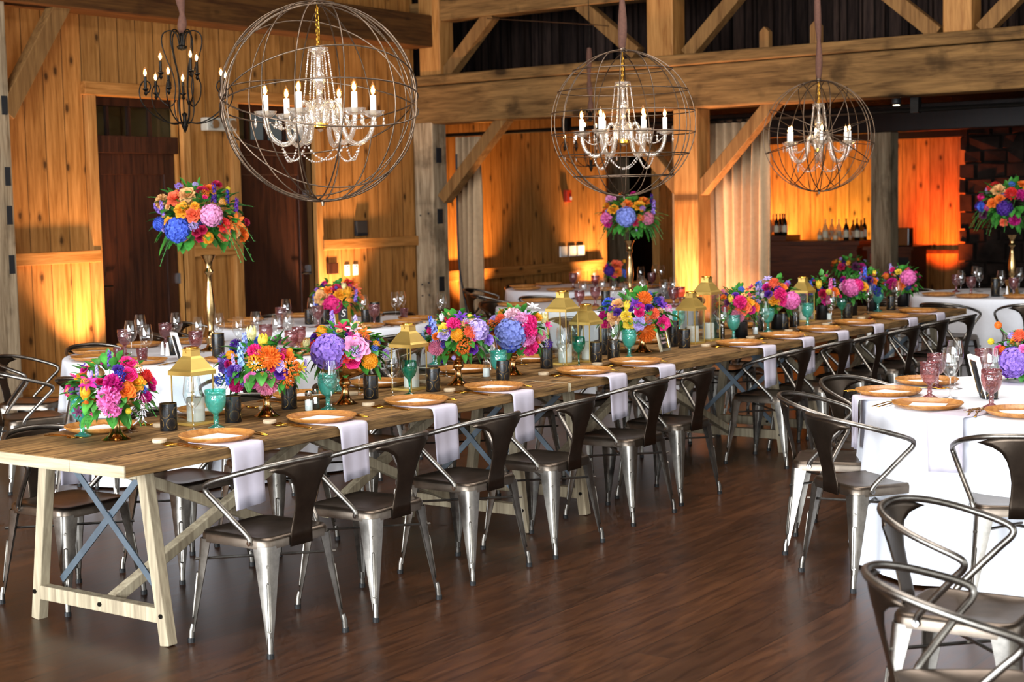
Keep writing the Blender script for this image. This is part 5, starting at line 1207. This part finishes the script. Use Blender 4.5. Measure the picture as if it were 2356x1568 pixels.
M['darkbottle'] = plain('dark_green_bottle', '1d1a10', .15, spec=.8); M['amberbottle'] = plain('amber_spirit', '9a5a1c', .12, spec=.8); M['clearbottle'] = thinglass('clear_bottle', 'f3ead2', .8, .1, .02, 0, 60, .6, 'fbeeb8')
M['cream_label'] = plain('cream_label', 'e8dcbc', .7)
bottle('d', 'darkbottle', .32, .038, 'cream_label'); bottle('a', 'amberbottle', .29, .042, 'cream_label'); bottle('c', 'clearbottle', .31, .04, 'cream_label'); bottle('s', 'clearbottle', .17, .035, 'cream_label')
seq = [(1763, 'a'), (1771, 'c'), (1779, 'c'), (1787, 'd'), (1795, 'd'), (1801, 'd'), (1806, 'd')]+[(1886, 's'), (1893, 's'), (1899, 'c'), (1906, 's'), (1914, 'c'), (1922, 's'), (1930, 'c'), (1939, 's'), (1947, 'd'), (1955, 's'), (1963, 'a'), (1972, 'd'), (1981, 'a'), (1989, 'd')]
for i, (px, k) in enumerate(seq):
    P = onx(px, 552, 17.6-.1+.16*((i*7) % 3-1)); kind = dict(d='dark wine bottle', a='amber spirit bottle', c='clear liquor bottle', s='short pale bottle')[k]
    n = sum(1 for q, kk in seq[:i] if kk == k and (q < 1850) == (px < 1850))
    z = 1.086
    if px < 1850: z = 1.166
    bp[k].at((P.x, P.y, z), i, '%s on the bar, %s of its kind in the %s bottle cluster' % (kind, ORD[n], 'curtain side' if px < 1850 else 'post side'), 'bottles on the bar')
P = onx(1782, 552, 17.6); tag(MB().bb((17.35, onx(1825, 552, 17.6).y, 1.086), (17.85, onx(1755, 552, 17.6).y, 1.165)).build('wooden_riser', 'bar', smooth=0, bevel=.004), 'dark wooden riser under the bottles at the curtain side of the bar', 'riser')
for i, (y, z) in enumerate(((3.95, 1.0), (4.2, 1.0))):
    tag(MB().bb((17.5, y-.09, z), (17.68, y+.09, z+.26)).build('glass_crate', 'darkbottle', smooth=0, bevel=.01), 'dark crate on the second counter, %s from the chimney' % ORD[i], 'crate', 'crates on the second counter')
BT = onz(1950, 650)
tag(MB().lathe([(.5, .72), (.51, .75), (.5, .76)], 40, (BT.x, BT.y, 0)).lathe([(.06, .03), (.04, .1), (.04, .72)], 16, (BT.x, BT.y, 0)).lathe([(.28, 0), (.27, .03)], 24, (BT.x, BT.y, 0)).build('bar_table', 'blackiron', smooth=.8), 'small dark round table in the shade before the bar', 'table')
# exposure and look
SC.view_settings.view_transform = 'Standard'; SC.view_settings.look = 'None'; SC.view_settings.gamma = 1.0; SC.view_settings.exposure = 0.3
SC.view_settings.use_curve_mapping = False
c = SC.cycles
c.use_denoising = True; c.use_adaptive_sampling = True; c.adaptive_threshold = .05; c.adaptive_min_samples = 12; c.max_bounces = 7; c.transparent_max_bounces = 18; c.diffuse_bounces = 3; c.glossy_bounces = 4; c.transmission_bounces = 6
c.caustics_reflective = False; c.caustics_refractive = False; c.sample_clamp_indirect = 6.0; c.blur_glossy = .5
